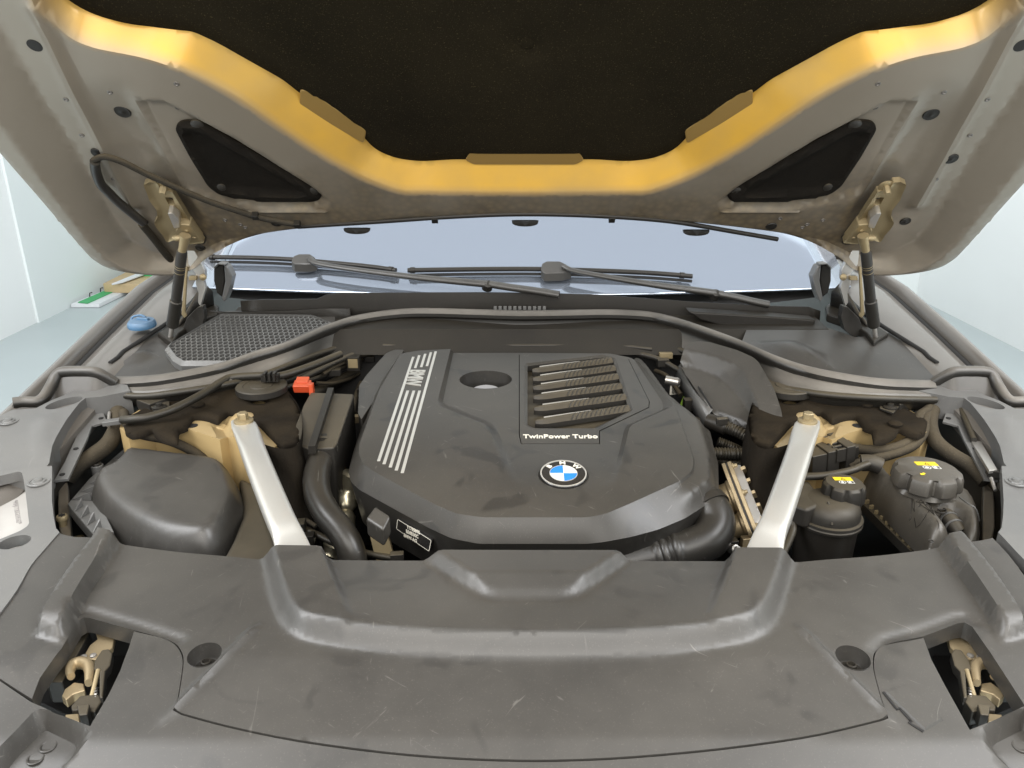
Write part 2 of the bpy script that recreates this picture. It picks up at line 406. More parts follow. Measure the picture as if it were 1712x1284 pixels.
def glass_mat():
    m, t, b = nt('heat_reflecting_glass'); b.inputs['Base Color'].default_value = (.46,.515,.60,1); b.inputs['Roughness'].default_value = .035; b.inputs['Metallic'].default_value = .82
    geo = N(t, 'ShaderNodeNewGeometry'); n = N(t, 'ShaderNodeTexNoise', i_Scale=6.0, i_Detail=6.0); t.links.new(geo.outputs['Position'], n.inputs['Vector'])
    t.links.new(ramp(t, n.outputs[0], .4, .75, .03, .10), b.inputs['Roughness']); return m
M['glass'] = glass_mat()
def crust(m):        # caked road dirt along the hinge edge of the hood
    t = m.node_tree; b = t.nodes['Principled BSDF']; src = b.inputs['Base Color'].links[0].from_socket
    geo = N(t, 'ShaderNodeNewGeometry'); sx = N(t, 'ShaderNodeSeparateXYZ'); t.links.new(geo.outputs['Position'], sx.inputs[0])
    n = N(t, 'ShaderNodeTexNoise', i_Scale=11.0, i_Detail=6.0); t.links.new(geo.outputs['Position'], n.inputs['Vector'])
    v = N(t, 'ShaderNodeTexVoronoi', i_Scale=75.0); t.links.new(geo.outputs['Position'], v.inputs['Vector'])
    zz_ = mul(t, sx.outputs[2], mul(t, n.outputs[0], .16), 'ADD')
    zn = N(t, 'ShaderNodeMath', operation='MULTIPLY_ADD'); zn.inputs[1].default_value = -.20; t.links.new(n.outputs[0], zn.inputs[0]); t.links.new(sx.outputs[2], zn.inputs[2])
    ab = N(t, 'ShaderNodeMath', operation='ABSOLUTE'); t.links.new(sx.outputs[0], ab.inputs[0])
    f = mul(t, ramp(t, zn.outputs[0], 1.24, 1.08, 0, .8), ramp(t, ab.outputs[0], .62, .74, 1, .12))
    c = mixc(t, ramp(t, v.outputs['Distance'], .1, .75, 0, 1), (.20,.145,.075), (.085,.062,.036))
    t.links.new(mixc(t, f, src, c), b.inputs['Base Color'])
crust(M['paint'])
def fade_gold(m, col):  # the gold put in for warm light fades out toward the hood's front corners
    t = m.node_tree; b = t.nodes['Principled BSDF']; src = b.inputs['Base Color'].links[0].from_socket
    geo = N(t, 'ShaderNodeNewGeometry'); sx = N(t, 'ShaderNodeSeparateXYZ'); t.links.new(geo.outputs['Position'], sx.inputs[0])
    ab = N(t, 'ShaderNodeMath', operation='ABSOLUTE'); t.links.new(sx.outputs[0], ab.inputs[0])
    n = N(t, 'ShaderNodeTexNoise', i_Scale=7.0, i_Detail=4.0); t.links.new(geo.outputs['Position'], n.inputs['Vector'])
    ad = N(t, 'ShaderNodeMath', operation='MULTIPLY_ADD'); ad.inputs[1].default_value = .16; t.links.new(n.outputs[0], ad.inputs[0]); t.links.new(ab.outputs[0], ad.inputs[2])
    t.links.new(mixc(t, ramp(t, ad.outputs[0], .58, .84, 0, .75), src, col), b.inputs['Base Color'])
fade_gold(M['gold'], (.40,.30,.17))

def lit_hood_paint(m):     # warm light painted gold inside the pressed channel, taupe elsewhere; the 'gold' attribute says how much
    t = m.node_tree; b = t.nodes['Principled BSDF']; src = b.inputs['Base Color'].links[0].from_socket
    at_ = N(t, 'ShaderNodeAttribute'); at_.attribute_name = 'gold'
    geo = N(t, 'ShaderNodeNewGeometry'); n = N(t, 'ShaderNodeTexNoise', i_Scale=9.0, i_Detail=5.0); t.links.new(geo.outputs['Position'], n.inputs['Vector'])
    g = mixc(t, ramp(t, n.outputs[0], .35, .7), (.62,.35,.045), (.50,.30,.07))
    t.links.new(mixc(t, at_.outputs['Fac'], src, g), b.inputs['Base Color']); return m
M['hoodpaint_lit'] = lit_hood_paint(M['paint'].copy())
# ================================================================== the room
def struct(o): o['kind'] = 'structure'; return o
struct(mesh('floor', [(-6,-5,0),(6,-5,0),(6,9,0),(-6,9,0)], [(0,1,2,3)], M['floor'], flat=True))
def slabw(name, a, b, z1, m, th=.1):
    a, b = Vector((*a,0)), Vector((*b,0)); n = (b-a).cross(Vector((0,0,1))).normalized()*th
    return struct(mesh(name, [a, b, b+n, a+n, a+Vector((0,0,z1)), b+Vector((0,0,z1)), b+n+Vector((0,0,z1)), a+n+Vector((0,0,z1))], [(0,1,2,3),(4,5,6,7),(0,1,5,4),(1,2,6,5),(2,3,7,6),(3,0,4,7)], m, flat=True))
slabw('wall_left', (-3.34,-4), (-3.34,5.04), 3.6, M['wall'])
slabw('wall_left_far', (-3.325,5.04), (-3.325,6.9), 3.6, M['wall2'])
slabw('wall_back', (1.55,6.9), (-3.2,6.9), 3.6, M['wall2'])
slabw('wall_partition', (3.15,5.73), (1.45,5.73), 3.6, M['wall2'])
slabw('wall_right', (3.15,5.73), (3.15,-4), 3.6, M['wall'])
# things lying on the floor by the left wall
def lying(name, pix, z, th, mat, label, cat):
    o = zprism(name, [at(x, y, z) for x, y in pix], th, mat, bevel=.004); return tag(o, label, cat)
b = thing('wooden_board', 'pale wooden board lying on the floor by the wall', 'board', at(215,470,0))
zprism('plank', [at(172,474,.10), at(246,476,.10), at(290,440,.10), at(232,444,.10)], .07, M['wood'], b, bevel=.004)
zprism('runner', [at(178,477,.028), at(240,479,.028), at(240,484,.028), at(178,482,.028)], .026, M['wood'], b, bevel=.003)
lying('white_sheet', [(186,474),(205,470),(252,453),(238,453)], .125, .015, M['sheet'], 'white flat sheet lying across the wooden board', 'sheet')
p = thing('display_panel', 'white panel with a green stripe lying flat on the floor', 'panel', at(175,493,0))
zprism('panel', [at(118,508,.03), at(165,508,.03), at(228,478,.03), at(200,474,.03)], .028, M['sheet'], p, bevel=.003)
zprism('green_stripe', [at(130,505,.036), at(146,507,.036), at(206,480,.036), at(190,479,.036)], .004, M['green'], p, bevel=0)
for i in range(3): tube('clip', [at(150+i*18, 496-i*8, .03), at(150+i*18, 490-i*8, .06), at(154+i*18, 489-i*8, .06)], .004, M['dark'], p, seg=6)
g = at(252,447,0); g2 = thing('green_box', 'green carton with white print by the back wall', 'box', g)
zprism('carton', [at(232,441,.2), at(276,441,.2), at(276,437,.2)+Vector((0,.25,0)), at(232,437,.2)+Vector((0,.25,0))], .2, M['green'], g2, bevel=.004)
fb = Fr(at(254,446,.13)+Vector((0,-.012,0)), (1,0,0), (0,0,1), (0,-1,0))
prism('print_strip', fb, [(-.08,-.04),(.10,-.04),(.10,.0),(-.08,.0)], 0, .003, M['sheet'], g2, bevel=0)
# ================================================================== the car's fixed body
car = thing('car_body', 'taupe metallic car body around the open engine bay', 'car', (0,1.4,0))
for sg in (-1, 1):
    Q = side(-sg)
    def row(prof, ys):
        return [[Q((-x, y, float(zs(y))+dz)) for x, dz in prof] for y in ys]
    ys = list(np.linspace(.55, 2.7, 44))
    prof = [(.778,-.06),(.780,-.020),(.80,-.010),(.855,-.008),(.874,-.012),(.880,-.030),(.893,-.034),(.897,-.012),(.903,-.001),(.910,.003),(.918,.001),(.926,-.012),(.936,-.05),(.943,-.14),(.947,-.30),(.935,-.72)]
    loft('fender', row(prof, ys), [M['fender']], car, sharp=60)
    # rubber seal lying in the fender gutter
    tube('gutter_seal', [Q((-.888, y, float(zs(y))-.026)) for y in np.linspace(.9, 2.6, 40)], .0100, M['dark'], car, seg=8)
    # inner wing walls going down into the bay
    loft('inner_wing', [[Q((-.778, y, float(zs(y))-.05)), Q((-.765, y, .74)), Q((-.66, y, .45))] for y in np.linspace(.8, 1.75, 8)], M['black2'], car)
    # door and pillar behind the fender
    loft('front_pillar', [[Q((-.86+.0*k, 1.95+.55*k, 1.03+.36*k)), Q((-.80-.02*k, 1.93+.55*k, 1.06+.36*k)), Q((-.74-.02*k, 1.98+.55*k, 1.05+.36*k))] for k in (0, .5, 1)], M['fender'], car, solid=.02)
loft('bay_floor', [[(-.75, y, .46), (.75, y, .46)] for y in (.5, 1.8)], M['dark'], car)
loft('firewall', [[(x, 1.62, .96), (x, 1.60, .8), (x, 1.56, .45)] for x in np.linspace(-.62, .62, 5)], M['dark'], car)
loft('front_bulkhead', [[(x, .80, .83), (x, .74, .45)] for x in np.linspace(-.7, .7, 5)], M['dark'], car)
# windscreen
def wz(y, x): return 1.005+(y-1.66)*math.tan(math.radians(29))-.03*(x/.7)**2*0
rows = []
for y in [1.698, 1.702]+list(np.linspace(1.715, 2.55, 14)):
    r = []
    for x in np.linspace(-.80, .80, 25):
        yy = y+.12*(abs(x)/.8)**2; r.append((x*(1-.10*(y-1.6)/.95), yy, wz(y, x)-.01*(x/.8)**2))
    rows.append(r)
loft('windscreen', rows, M['glass'], car, solid=.005, sharp=0)
loft('dashboard', [[(x, 1.66+.2*(x/.8)**2, .99), (x, 1.95, 1.06), (x, 2.35, 1.10), (x, 2.5, .9)] for x in np.linspace(-.72, .72, 13)], M['dark'], car)
loft('roof', [[(x, 2.52+.16*(x/.8)**2, 1.475), (x, 2.8, 1.53), (x, 3.6, 1.55), (x, 4.4, 1.45), (x, 4.9, 1.1), (x, 5.0, .5)] for x in np.linspace(-.70, .70, 9)], M['fender'], car, solid=.01)
for sg in (-1, 1):
    loft('body_side', [[(sg*.945, y, .25), (sg*.95, y, .9), (sg*.93, y, 1.03)] for y in (2.69, 3.6, 4.9)], M['fender'], car)
# ================================================================== bulkhead trim: the big arched seal across the back of the bay
top = [(186,634),(240,632),(294,625),(370,609),(425,590),(485,572),(555,542),(609,527),(689,518),(800,520),(870,522),(950,521),(1017,520),(1080,523),(1125,532),(1175,548),(1235,570),(1289,594),(1340,612),(1397,625),(1479,637),(1563,640)]
bot = [(186,655),(240,658),(294,652),(370,640),(425,628),(485,606),(545,584),(605,569),(689,561),(800,567),(870,572),(950,570),(1017,566),(1080,568),(1125,578),(1175,596),(1235,622),(1289,640),(1340,650),(1397,657),(1479,662),(1563,664)]
def ztop(px): return 1.005-.055*(abs(px-876)/690)**1.7
T3 = crv([at(x, y, ztop(x)) for x, y in top], 5); B3 = crv([atY(xb, yb, at(xt, yt, ztop(xt)).y-.028) for (xb, yb), (xt, yt) in zip(bot, top)], 5)
rows = []
for a, b in zip(T3, B3):
    bk = Vector((0, 1, 0)); o = a-b
    rows.append([a+Vector((0,.030,-.05)), a+Vector((0,.026,-.012)), a+Vector((0,.018,-.001)), a+Vector((0,.008,.002)), a+Vector((0,-.003,.0)), a+Vector((0,-.010,-.006)), a+Vector((0,-.010,-.013)), a+Vector((0,-.003,-.019)),
                 a.lerp(b,.45)+Vector((0,.010,-.002)), a.lerp(b,.75)+Vector((0,.006,0)), b+Vector((0,.003,.004)), b, b+Vector((0,-.006,-.004)), b+Vector((0,-.004,-.012)), b+Vector((0,.010,-.03))])
bt = thing('bulkhead_trim', 'long arched dark rubber bulkhead trim across the back of the engine bay', 'trim', (0,1.55,.95))
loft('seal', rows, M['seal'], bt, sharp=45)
tube('lower_channel', [p+Vector((0,-.004,-.004)) for p in B3], .0065, M['rubber'], bt, seg=10)
# small pin clips along the middle
tube('clip_rail', [atY(832,572,1.590), atY(925,574,1.590)], .0030, M['black2'], bt, seg=8)
for x in (838, 862, 880, 920): box('clip', atY(x, 573, 1.588), (.004,0,0), (0,.004,0), (0,0,.0045), M['zinc'], bt, bevel=.0008)
# corner seals that bridge bulkhead and fender
for sg in (-1, 1):
    Q = side(-sg)
    c = thing('corner_seal', 'moulded grey rubber corner seal on the %s fender' % ('left' if sg < 0 else 'right'), 'seal', Q(S3(110,660,0)), 'corner seals beside the bulkhead trim')
    P = [S3(192,640,.004), S3(172,628,.022), S3(158,622,.030), S3(135,621,.030), S3(108,622,.028), S3(96,627,.024), S3(86,645,.012), S3(74,664,.004), S3(62,672,.002), S3(40,672,.004), S3(22,674,.006)]
    P = [Q(p) for p in crv(P, 5)]
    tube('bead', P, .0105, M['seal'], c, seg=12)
    rows = [[p+Vector((0,-.004,-.002)), p+Vector((0,-.016,-.022)), Vector((p.x, p.y-.03, float(zs(p.y-.03))-.012))] for p in P]
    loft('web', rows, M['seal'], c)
# ================================================================== cowl: panels left and right of the arch, dark trough, intake grille
cw = thing('cowl_panel', 'dark plastic cowl panel below the windscreen', 'cowl', (0,1.65,1.0))
L = [(150,626),(183,607),(232,573),(262,552),(285,541),(330,530),(380,518),(560,520),(560,545),(485,575),(425,593),(370,612),(294,630),(240,637),(190,640)]
Lu = [S(x, y, -.012) for x, y in L]
relief('side_panel', FW, Lu, lambda u, v: zs(v)-.014+.010*bump_poly(u, v, [S(*p, -.012) for p in [(196,606),(240,583),(262,592),(236,604)]], .012)-.006*bump_poly(u, v, [S(*p, -.012) for p in [(262,570),(300,548),(330,560),(285,590)]], .02), M['cover'], cw, step=.014, skirt=.03)
R = [(1606,626),(1573,607),(1524,573),(1494,552),(1466,560),(1430,562),(1380,545),(1250,545),(1240,571),(1289,598),(1340,616),(1397,629),(1479,641),(1563,645)]
Ru = [S(x, y, -.012) for x, y in R]; dome = [S(*p, -.0) for p in [(1250,560),(1330,556),(1385,580),(1405,612),(1350,612),(1290,590)]]
relief('side_panel', FW, Ru, lambda u, v: zs(v)-.014+.018*bump_poly(u, v, dome, .05), M['cover'], cw, step=.014, skirt=.03)
def wallstrip(name, pix, Yf, zh, m, th=.006, parent=cw):
    tops = [atY(x, y, Yf(x)) for x, y in pix]; rows = [[p+Vector((0,.004,.0)), p, p+Vector((0,-.004,-zh*.5)), p+Vector((0,-.002,-zh))] for p in tops]
    return loft(name, rows, m, parent, solid=th)
wallstrip('windscreen_lip', [(402,503),(440,501),(530,500),(545,493),(570,490),(800,489),(900,490),(1000,493),(1162,505),(1300,512),(1352,513),(1372,520)], lambda x: 1.694-.00002*abs(x-876), .075, M['black'])
loft('trough', [[(x, 1.70+.06*(x/.75)**2, .985), (x, 1.60, .975), (x, 1.56, .93)] for x in np.linspace(-.66, .66, 15)], M['black'], cw)
wallstrip('water_dam', [(330,516),(380,522),(480,520),(540,516),(585,516)], lambda x: 1.668, .06, M['black'])
zz = [(1150,521),(1235,526),(1300,530),(1364,535),(1360,564),(1300,560),(1232,552),(1170,535)]
mesh('sound_block', [atY(x, y, 1.63) for x, y in zz]+[atY(x, y, 1.63)+Vector((0,.04,0)) for x, y in zz], [tuple(range(8)), tuple(range(8,16))]+[(i,(i+1)%8,8+(i+1)%8,8+i) for i in range(8)], M['black'], cw, bevel=.004)
for i in range(11): box('vent_rib', atY(828+i*8.2, 515, 1.66), (.0035,0,0), (0,.003,0), (0,0,.004), M['trim'], cw, bevel=.0005)
for sg in (-1,1):      # triangular end caps at the foot of the windscreen pillars
    Q = side(-sg)
    def slab(nm, pix, y0, y1, m):
        n = len(pix); a = [Q(atY(x, y, y0)) for x, y in pix]; b2 = [p+Vector((0,y1-y0,0)) for p in a]
        mesh(nm, a+b2, [tuple(range(n)), tuple(range(n,2*n))]+[(i,(i+1)%n,n+(i+1)%n,n+i) for i in range(n)], m, cw, bevel=.003)
    slab('pillar_cap', [(374,443),(380,446),(388,463),(382,490),(375,506),(370,500),(376,470)], 1.67, 1.70, M['trim'])
    slab('pillar_cap_opening', [(357,449),(363,443),(373,443),(376,466),(372,498),(362,490),(357,470)], 1.675, 1.685, M['black'])
    slab('pillar_cap_rim', [(356,447),(364,440),(376,441),(377,444),(365,443),(358,450)], 1.665, 1.69, M['trim'])
for sg in (-1, 1):     # black seam and hinge pocket between fender and cowl
    Q = side(-sg)
    tube('fender_seam', [Q(S3(x, y, -.008)) for x, y in ((184,607),(197,598),(206,588),(240,566),(268,548),(300,526),(330,505),(352,488))], .0045, M['dark'], cw, seg=8)
    zprism('hinge_pocket', [Q(S3(x, y, -.004)) for x, y in ((262,556),(288,540),(330,512),(352,500),(366,512),(364,524),(330,536),(300,556),(288,572))], .02, M['black'], cw, bevel=.004)
    loft('pocket_wall', [[Q(S3(x, y, -.004)), Q(S3(x, y, -.004)+Vector((0,.004,h)))] for x, y, h in ((296,546,.006),(312,534,.018),(330,522,.04),(345,514,.055),(356,510,.03))], M['black2'], cw, solid=.005)
# intake grille
gl = thing('intake_grille', 'black honeycomb cabin air intake grille beside the windscreen', 'grille', S3(410,575,0))
c0 = S3(345,606,.004); GF = Fr(c0, (1,0,0), (0,math.cos(math.radians(9)),math.sin(math.radians(9))), (0,-math.sin(math.radians(9)),math.cos(math.radians(9))))
gp = [GF.px(x, y) for x, y in [(283,582),(288,575),(366,529),(374,527),(520,529),(528,531),(551,541),(470,577),(394,604),(385,606),(308,606),(296,599)]]
relief('frame', GF, inset(gp, -.009), lambda u, v: np.where(dist(u, v, gp) < .001, .004, -.003), M['trim'], gl, step=.012, holes=[gp], skirt=.014, sharp=30)
hv, hf = [], []; rr = .0052; pu, pv = .0108, .0140
def bar(a, b, wd, h=.004):
    a, b = np.array(a), np.array(b); d = b-a; d = d/np.linalg.norm(d); n = np.array([-d[1], d[0]])*wd; k = len(hv)
    for q in (a-n, b-n, b+n, a+n): hv.append(GF.pt(q[0], q[1], .001))
    for q in (a-n, b-n, b+n, a+n): hv.append(GF.pt(q[0], q[1], -h))
    hf.extend([(k,k+1,k+2,k+3),(k+4,k+7,k+6,k+5),(k,k+4,k+5,k+1),(k+1,k+5,k+6,k+2),(k+2,k+6,k+7,k+3),(k+3,k+7,k+4,k)])
G = np.array(gp); nr = 0
for j in range(int((G[:,1].max()-G[:,1].min())/pv)+2):
    v0 = G[:,1].min()+j*pv
    for i in range(-1, int((G[:,0].max()-G[:,0].min())/pu)+2):
        u0 = G[:,0].min()+i*pu+(j % 2)*pu/2
        pts = [(u0-pu/2, v0-pv*.17), (u0-pu/2, v0+pv*.17), (u0, v0+pv*.5-.0+pv*.0), (u0+pu/2, v0+pv*.17)]
        pts[2] = (u0, v0+pv*.5-pv*.0+pv*.0)
        # cell sides: left upright and the two roof bars (shared edges are drawn once)
        segs = [((u0-pu/2, v0-pv*.33), (u0-pu/2, v0+pv*.33)), ((u0-pu/2, v0+pv*.33), (u0, v0+pv*.67)), ((u0, v0+pv*.67), (u0+pu/2, v0+pv*.33))]
        for a, b in segs:
            m_ = ((a[0]+b[0])/2, (a[1]+b[1])/2)
            if inside(np.array([m_[0]]), np.array([m_[1]]), gp)[0]: bar(a, b, .00105)
mesh('honeycomb', hv, hf, M['trim'], gl, fix=False, sharp=30)
prism('tray', GF, inset(gp, -.004), -.05, -.045, M['dark'], gl, bevel=0)
# ================================================================== the open hood
a45 = math.radians(45); sn, cs = math.sin(a45), math.cos(a45)
HF = Fr((0,1.62,1.12), (1,0,0), (0,-cs,sn), (0,-sn,-cs))
hood = thing('hood', 'raised hood with bronze underside and black insulation pad', 'hood', (0,1.62,1.12))
def hl(pix, w=0.0): return [HF.px(x, y, w) for x, y in pix]
def both(half):                      # half: from the centre out along the left side; returns the closed outline (right = mirrored)
    return list(half)+[(-u, v) for u, v in reversed(half)][:-1]
def ext(half, v1):                   # carry the last direction on up the hood
    a, b = half[-2], half[-1]; k = (v1-b[1])/(b[1]-a[1]); return list(half)+[(b[0]+(b[0]-a[0])*k*.3, v1)]
rim = ext(hl([(876,361),(760,364),(680,368),(600,375),(526,383),(470,390),(421,398),(385,408),(360,420),(342,434),(318,443),(285,445),(245,442),(217,438),(190,432),(165,422),(140,405),(116,377),(60,310),(0,240)]), 1.12)
rimP = rnd(both(rim), .03, 4)
lineB = ext(hl([(876,352),(760,356),(600,365),(526,373),(421,387),(370,400),(335,420),(300,430),(250,428),(215,420),(186,405),(160,378),(100,300),(48,228),(0,160)]), 1.09)
lineA = ext(hl([(876,349),(760,352),(600,361),(526,369),(421,383),(370,395),(330,414),(300,420),(262,415),(225,398),(196,360),(172,318),(116,224),(60,130),(4,30)]), 1.06)
PB, PA = both(lineB), both(lineA)
go = ext(hl([(876,326),(672,324),(643,315),(602,299),(526,257),(456,209),(385,160),(315,122),(245,97),(158,81),(119,66),(70,20),(50,-6)], .012), 1.0)
gi = ext(hl([(876,263),(800,263),(762,262),(704,266),(663,261),(630,247),(600,214),(561,189),(501,150),(477,130),(413,94),(364,66),(322,47),(298,45),(210,35),(158,20),(116,-2)], -.03), .98)
PO, PI = rnd(both(go), .05), rnd(both(gi), .03)
triR = hl([(226,158),(275,158),(400,225),(528,306),(556,330),(520,342),(420,340),(340,325),(306,312)])
rib1 = hl([(60,0),(86,49),(128,140),(168,224),(196,280),(225,335)]); rib2 = hl([(178,62),(200,105),(240,185),(275,250),(310,318)])
bead = hl([(420,343.5),(545,343.5)])
hp = [hl([p])[0] for p in ((203,193),(163,257),(58,76))]
def hoodw(u, v):
    ua = -np.abs(u)
    sdf = sst((np.abs(u)-.50)/.2); w = .012 + .030*sdf*(1-ramp2(u, v, PB, PA)) - (.020+.030*sdf)*(1-sst((dist(u, v, rimP)-.003)/.022))
    w = w - .045*ramp2(u, v, PO, PI)
    w = w - .010*bump_poly(ua, v, triR, .012)
    d1 = dist(ua, v, rib1, False); w = w + .0095*np.exp(-(d1/.009)**2)
    P = np.array(rib2); un = np.interp(v, P[::1,1][np.argsort(P[:,1])], P[:,0][np.argsort(P[:,1])])
    d2 = ua-un; fd = sst((.52-v)/.15)*sst((v-.12)/.06); w = w - .014*fd*sst(.5-d2/.03)*np.exp(-np.maximum(0,-d2-.05)/.04)
    db = dist(ua, v, bead, False); w = w + .0045*np.exp(-(db/.0035)**2)
    w = w + .003*np.exp(-(dist(ua, v, hl([(300,130),(440,215),(560,300)]), False)/.006)**2)*0
    return w
lines = []
for s_ in (1, -1):
    m_ = lambda L: [(s_*u, v) for u, v in L]
    for d in (-.018, -.010, -.005, 0, .005, .010, .018): lines.append(m_(resample(offs(rib1, d), .006, False)))
    for d in (-.06, -.04, -.025, -.012, 0, .015): lines.append(m_(resample(offs(rib2, d), .008, False)))
    for d in (-.005, 0, .005): lines.append(m_(offs(bead, d)))
    lines.append(m_(triR+triR[:1])); tr2 = inset(triR, .012); lines.append(m_(tr2+tr2[:1]))
for d in (.008, .014, .020, .027):
    q_ = inset(rimP, d); lines.append(q_+q_[:1])
for d in (-.008, .006, .013):
    q_ = inset(PO, d); lines.append(q_+q_[:1])
lines += [PB+PB[:1], PA+PA[:1], PO+PO[:1], PI+PI[:1]]
ip_ = relief('inner_panel', HF, inset(rimP, .004), hoodw, [M['hoodpaint_lit']], hood, step=.011, lines=lines,
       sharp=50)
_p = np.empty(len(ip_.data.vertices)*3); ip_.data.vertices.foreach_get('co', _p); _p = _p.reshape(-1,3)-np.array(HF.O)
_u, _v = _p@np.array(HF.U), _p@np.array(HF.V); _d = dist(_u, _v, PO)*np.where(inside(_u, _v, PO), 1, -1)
_g = sst((_d+.007)/.020)*(1-.55*sst((np.abs(_u)-.56)/.20))  # painted warm light: full in the channel, weaker toward both sides
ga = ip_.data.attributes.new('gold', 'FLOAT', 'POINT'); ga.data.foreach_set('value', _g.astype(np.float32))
# outer skin with rolled edge
o_ = rimP; n_ = len(o_)
rows = [[HF.pt(u, v, -.010) for u, v in inset(o_, .006)], [HF.pt(u, v, -.0085) for u, v in inset(o_, .002)], [HF.pt(u, v, -.012) for u, v in o_], [HF.pt(u, v, -.020) for u, v in inset(o_, -.002)], [HF.pt(u, v, -.03) for u, v in inset(o_, .004)]]
loft('outer_edge', rows, M['fender'], hood, closed=True)
relief('outer_skin', Fr(HF.O, -HF.U, HF.V, -HF.N), [(-u, v) for u, v in inset(o_, .003)], lambda u, v: .030+.02*sst(.9-np.abs(u)), M['fender'], hood, step=.06)
# insulation pad
padP = rnd(inset(both(gi), -.004), .03)
pc = HF.px(880, 72, -.02)
relief('insulation_pad', HF, padP, lambda u, v: -.028+.008*sst(dist(u, v, padP)/.02)+.006*sst(dist(u, v, padP)/.2)-.012*np.exp(-(np.hypot(u-pc[0], v-pc[1])/.016)**2), M['pad'], hood, step=.02, skirt=.006)
lathe('pad_button', HF.pt(pc[0], pc[1], -.022), HF.N, [(.012,-.004),(.012,.001),(.010,.003),(.002,.004)], M['pad'], hood, seg=18)
for s_ in (1, -1):
    pl = [HF.px(x, y, -.016) for x, y in [(501,154),(518,156),(612,222),(608,244),(500,182)]]
    prism('flange_tab', HF, rnd([(s_*u, v) for u, v in pl], .006), -.04, -.0205, M['tab'], hood, bevel=.002)
    pl = [HF.px(x, y, -.016) for x, y in [(700,268),(668,262),(640,250),(622,240),(618,252),(650,268),(690,277)]]
pl = [HF.px(x, y, -.016) for x, y in [(778,272),(786,254),(968,254),(976,272),(962,279),(792,279)]]
prism('flange_tab', HF, rnd(pl, .004), -.04, -.0205, M['tab'], hood, bevel=.002)
# triangular felt pads, rubber plugs, spot welds
tri = hl([(293,210),(303,198),(335,197),(420,246),(520,304),(541,318),(533,332),(470,334),(420,330),(368,322),(349,308),(318,258)])
tr_in = hl([(304,214),(316,208),(340,212),(420,258),(505,306),(520,318),(500,322),(430,320),(372,312),(352,296),(326,252)])
for s_ in (1, -1):
    P = rnd([(s_*u, v) for u, v in tri], .01); P2 = rnd([(s_*u, v) for u, v in tr_in], .01)
    relief('corner_pad', HF, P, lambda u, v: .006+.007*sst(dist(u, v, P)/.006)-.008*bump_poly(u, v, P2, .010), M['felt'], hood, step=.011, lines=[P2+P2[:1]], skirt=.01)
    for x, y in ((330,209),(522,320),(368,314)):
        u, v = HF.px(x, y, .008)
        lathe('pad_clip', HF.pt(s_*u, v, .008), HF.N, [(.011,-.002),(.011,.001),(.009,.003),(.003,.0045)], M['black2'], hood, seg=16)
    plugs = [(203,193,.0125),(163,257,.011),(1756-1518,371,.010),(330,395,.011),(462,372,.0105),(335,414,.010)] if s_ > 0 else [(201,198,.0125),(166,267,.0115),(238,371,.010),(330,395,.011),(462,378,.0105)]
    for x, y, r in plugs:
        u, v = HF.px(x, y, .012)
        w_ = float(hoodw(np.array([s_*u]), np.array([v]))[0])
        lathe('rubber_plug', HF.pt(s_*u, v, w_), HF.N, [(r,-.004),(r*1.05,.0005),(r*.95,.0022),(r*.5,.0016),(r*.2,.003),(.001,.0032)], M['black'], hood, seg=20)
    u, v = HF.px(58, 76, .012); w_ = float(hoodw(np.array([s_*u]), np.array([v]))[0])
    lathe('drain_hole', HF.pt(s_*u, v, w_), HF.N, [(.0105,-.004),(.0105,.0006),(.0095,.0008),(.002,.0008)], M['dark'], hood, seg=20)
    for x, y in ((110,167),(183,156),(295,140),(295,187),(136,228),(190,300),(402,387-12),(410,380),(376,368),(448,365)):
        u, v = HF.px(x, y, .012); w_ = float(hoodw(np.array([s_*u]), np.array([v]))[0])
        lathe('rivet', HF.pt(s_*u, v, w_-.0005), HF.N, [(.0045,0),(.0042,.0015),(.0025,.0018),(.002,.0008),(.0003,.0006)], M['fender'], hood, seg=12)
# washer jets on the rear edge and the hose that feeds them
for x, y in ((596,377),(878,364),(1165,380)):
    u, v = HF.px(x, y, 0); O = HF.pt(u, v, 0)
    loft('washer_jet', [[O+Vector((.026*k*math.cos(t), -.004+.012*j, -.006-.011*k*abs(math.sin(t))**.6)) for t in np.linspace(0, math.pi, 13)] for j, k in ((0,.6),(.3,1),(1,1),(1.4,.7))], M['black2'], hood, cap=True)
    mesh('jet_mouth', [O+Vector(q) for q in ((-.008,-.0068,-.006),(.008,-.0068,-.006),(.0,-.0068,-.015),(-.008,-.003,-.006),(.008,-.003,-.006),(0,-.003,-.015))], [(0,1,2),(3,4,5),(0,1,4,3),(1,2,5,4),(2,0,3,5)], M['dark'], hood)
tube('edge_conduit', crv([HF.pt(*HF.px(x, y, .012), .012) for x, y in ((498,379),(560,375),(640,370),(760,362),(876,358),(1000,361),(1120,370),(1230,388),(1300,400))], 6), .0045, M['black'], hood, seg=8)
for x, y in ((727,366),(1023,365)): box('conduit_clip', HF.pt(*HF.px(x, y, .012), .012), (.006,0,0), HF.V*.007, HF.N*.006, M['black'], hood, bevel=.001)
hs = thing('washer_hose', 'black washer hose clipped along the left underside of the hood', 'hose', HF.pt(*HF.px(160,268,.02),.02))
tube('braided_hose', crv([HF.pt(*HF.px(x, y, .024), .024) for x, y in ((157,268),(175,262),(205,271),(245,291),(300,316),(350,337),(395,352),(430,363),(470,371),(498,376))], 6), .0055, M['wrap'], hs, seg=10)
tube('sleeve', crv([HF.pt(*HF.px(x, y, .026), w) for x, y, w in ((159,270,.026),(160,285,.026),(168,307,.026),(180,322,.024),(196,338,.024),(215,354,.024),(240,374,.024))], 6), .0085, M['hose'], hs, seg=12)
